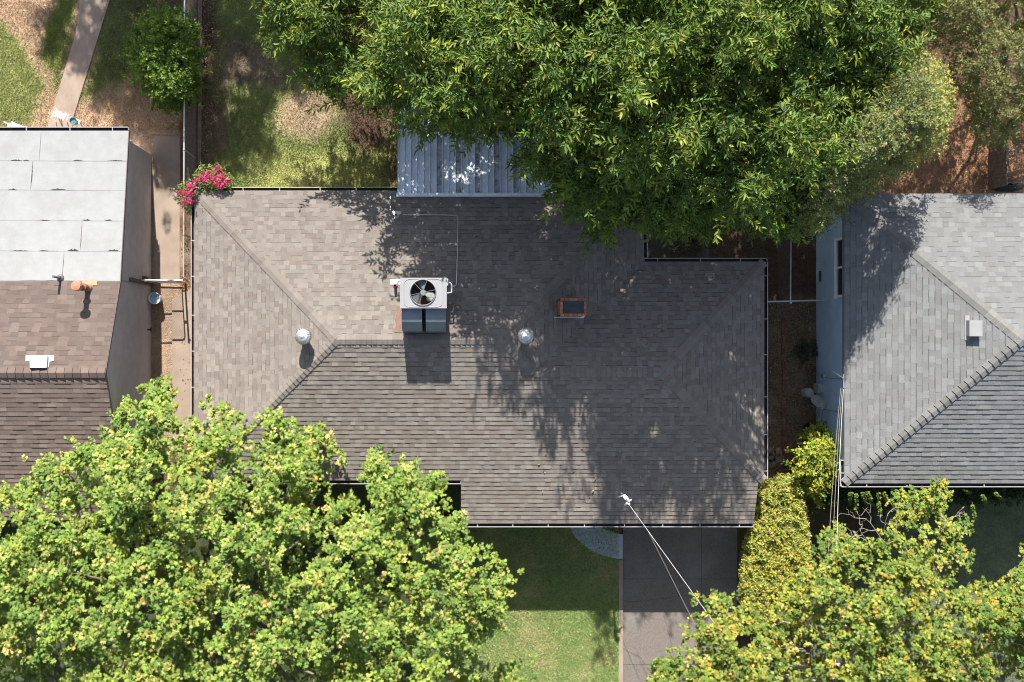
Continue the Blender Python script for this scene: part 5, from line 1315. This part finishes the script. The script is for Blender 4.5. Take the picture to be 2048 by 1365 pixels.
# --- crape myrtle with pink blossom at the back left corner of the roof
cm = thing('crape_myrtle', 'pink flowering crape myrtle at the back corner of the grey shingled roof', 'tree', tuple(W(404, 372, 0)))
POLY_CM = [(362, 372), (385, 355), (400, 342), (420, 333), (445, 338), (462, 360), (478, 378), (455, 392), (410, 392), (396, 400), (388, 425), (362, 410)]
P, o = crown_pts(POLY_CM, 260, 2.2, 3.0, 22, 601, bump=0.2, bs=20, depth=0.3)
b_, ax, nr, ln, wd, dd, tl = sprays(P, spread_dir(P, tuple(W(404, 372, 1.5))), 8, 0.16, 0.07, 0.035, 603)
leaf_mesh('crown', b_, ax, nr, ln, wd, leaf_cols(len(b_), [(0.15, 0.21, 0.05), (0.11, 0.16, 0.04), (0.24, 0.24, 0.09)], (3, 3, 2), 604), OVAL, M_LEAFY, cm)
rg = np.random.default_rng(605); Bp = []; 
for (px, py, rad) in ((437, 336, 0.10), (433, 345, 0.05), (416, 347, 0.10), (405, 354, 0.09), (410, 360, 0.08), (393, 361, 0.08), (444, 352, 0.08), (441, 360, 0.09), (450, 366, 0.08), (440, 372, 0.10), (458, 361, 0.07), (386, 370, 0.10), (376, 373, 0.07), (363, 386, 0.10), (372, 388, 0.10), (382, 386, 0.09), (368, 405, 0.10), (381, 402, 0.08), (425, 357, 0.07), (432, 366, 0.08)):
    c0 = np.array(W(px, py, 3.05)); q = rg.normal(0, 1, (60, 3)); q = q[:34]; q = unit(q) * rad * rg.uniform(0.5, 1, (34, 1)); Bp.append(c0 + q)
B_ = np.concatenate(Bp); n = len(B_)
leaf_mesh('blossom', B_, rg.normal(0, 1, (n, 3)), rg.normal(0, 0.6, (n, 3)) + np.array([0, 0, 1.0]), np.full(n, 0.055), np.full(n, 0.045), leaf_cols(n, [(0.62, 0.06, 0.20), (0.68, 0.10, 0.27), (0.52, 0.04, 0.15), (0.66, 0.20, 0.18)], (3, 3, 2, 1), 606), OVAL, M_PETAL, cm)
limbs(W(404, 374, 0), tuple(W(404, 372, 0.5)), [P[i] for i in range(60)], random.Random(61), M_BARK, cm, 0.05, 5, 40)

# --- trees beyond the top of the frame that throw the dappled shade on the back yards
def shade_tree(poly_ground, z0, z1, n, seed, label, nl=12, gap=0.25, bs=60):
    r = np.random.default_rng(seed); a = np.array(poly_ground, float); l, h = a.min(0), a.max(0)
    px = r.uniform(l[0], h[0], n * 5); py = r.uniform(l[1], h[1], n * 5)
    k = in_poly(px, py, poly_ground) & (fbm(px / 45, py / 45, seed, 3) > gap); px, py = px[k][:n], py[k][:n]
    z = z0 + (z1 - z0) * r.random(len(px))
    g = Wn(px, py, np.zeros(len(px))); P = g + z[:, None] * np.array([-SUN.x, -SUN.y, 1.0])[None]
    c = P.mean(0); t = thing('tree', label, 'tree', (c[0], c[1], 0))
    b_, ax, nr, ln, wd, dd, tl = sprays(P, spread_dir(P, tuple(c)), nl, 0.4, 0.16, 0.07, seed + 1)
    leaf_mesh('crown', b_, ax, nr, ln, wd, leaf_cols(len(P), DG, (4, 4, 3, 3, 1.5), seed + 2, 0.14, nl), LANCE, M_LEAF, t)
    limbs((c[0], c[1], 0), (c[0], c[1], z0 - 2), [P[i] for i in r.choice(len(P), 90)], random.Random(seed), M_BARK, t, 0.22, 9, 70)
shade_tree([(85, 25), (120, 12), (165, -40), (330, -120), (420, -100), (580, -60), (600, 60), (620, 160), (585, 200), (540, 170), (520, 240), (545, 300), (480, 330), (430, 380), (405, 330), (330, 330), (340, 450), (318, 440), (320, 380), (310, 300), (240, 270), (190, 210), (200, 140), (150, 145), (130, 120), (92, 105)], 7.5, 9.5, 2600, 701, 'tall leafy tree standing past the back yards', gap=0.36)

# --- fallen leaves on bare soil
def litter(name, poly, n, seed, label, pal, size=0.05):
    r = np.random.default_rng(seed); a = np.array(poly, float); l, h = a.min(0), a.max(0)
    px = r.uniform(l[0], h[0], n * 3); py = r.uniform(l[1], h[1], n * 3); k = in_poly(px, py, poly) & (fbm(px / 20, py / 20, seed) > 0.4); px, py = px[k][:n], py[k][:n]; n = len(px)
    P = Wn(px, py, r.uniform(0.012, 0.05, n)); o = leaf_mesh(name, P, np.concatenate([r.normal(0, 1, (n, 2)), r.normal(0, 0.2, (n, 1))], 1), r.normal(0, 0.35, (n, 3)) + np.array([0, 0, 1]), r.uniform(0.6, 1.3, n) * size, r.uniform(0.5, 1, n) * size * 0.6, leaf_cols(n, pal, [1] * len(pal), seed + 1, 0.25), OVAL, M_LITTER, None, 'stuff')
    o['label'] = label; o['category'] = 'leaf litter'
LP = [(0.20, 0.13, 0.075), (0.28, 0.19, 0.11), (0.13, 0.085, 0.05), (0.33, 0.25, 0.16)]
litter('leaf_litter', [(1532, 600), (1630, 600), (1630, 955), (1532, 955)], 3200, 801, 'dry leaves scattered over the shaded side yard by the blue wall', LP)
litter('leaf_litter', [(1650, 250), (2060, 200), (2060, 384), (1640, 384)], 2600, 803, 'dry leaves on the red soil behind the light grey roof', LP)
litter('leaf_litter', [(362, 440), (392, 440), (392, 860), (362, 860)], 900, 805, 'brown leaves between the wire fence and the left gutter', LP)
litter('leaf_litter', [(405, 0), (440, 0), (440, 380), (405, 380)], 900, 807, 'brown leaves along the fence side of the back lawn', LP)
litter('leaf_litter', [(1195, 1040), (1244, 1040), (1244, 1062), (1210, 1056)], 150, 809, 'mulch and leaves in the small bed above the curved walkway', LP)

# --- leaves dropped on the main roof below the big tree
r_ = np.random.default_rng(905); B_ = []; N_ = []
for f, (x0_, x1_, y0_, y1_), n_ in ((Rr, (-2.0, 2.6, 1.6, 4.2), 60), (Ee, (3.6, 5.5, -0.2, 3.6), 45), (R2, (4.4, 7.4, -0.4, 2.1), 55), (F, (2.5, 8.0, -4.6, -1.6), 40)):
    for _ in range(n_):
        x = r_.uniform(x0_, x1_); y = r_.uniform(y0_, y1_)
        if f is Ee and (y > 4.0 - abs(5.6 - x) or x < 4.4 and y > 1.6): continue
        B_.append((x, y, f(x, y) + 0.024)); N_.append((r_.normal(0, .3), r_.normal(0, .3), 1))
n = len(B_); o = leaf_mesh('leaf_litter', np.array(B_), np.concatenate([r_.normal(0, 1, (n, 2)), np.zeros((n, 1))], 1), np.array(N_), r_.uniform(0.05, 0.10, n), r_.uniform(0.02, 0.04, n), leaf_cols(n, [(0.30, 0.22, 0.12), (0.20, 0.13, 0.08), (0.36, 0.30, 0.16)], (1, 1, 1), 906), OVAL, M_LITTER, None, 'stuff')
o['label'] = 'dry leaves dropped on the shaded shingles of the middle house'; o['category'] = 'leaf litter'
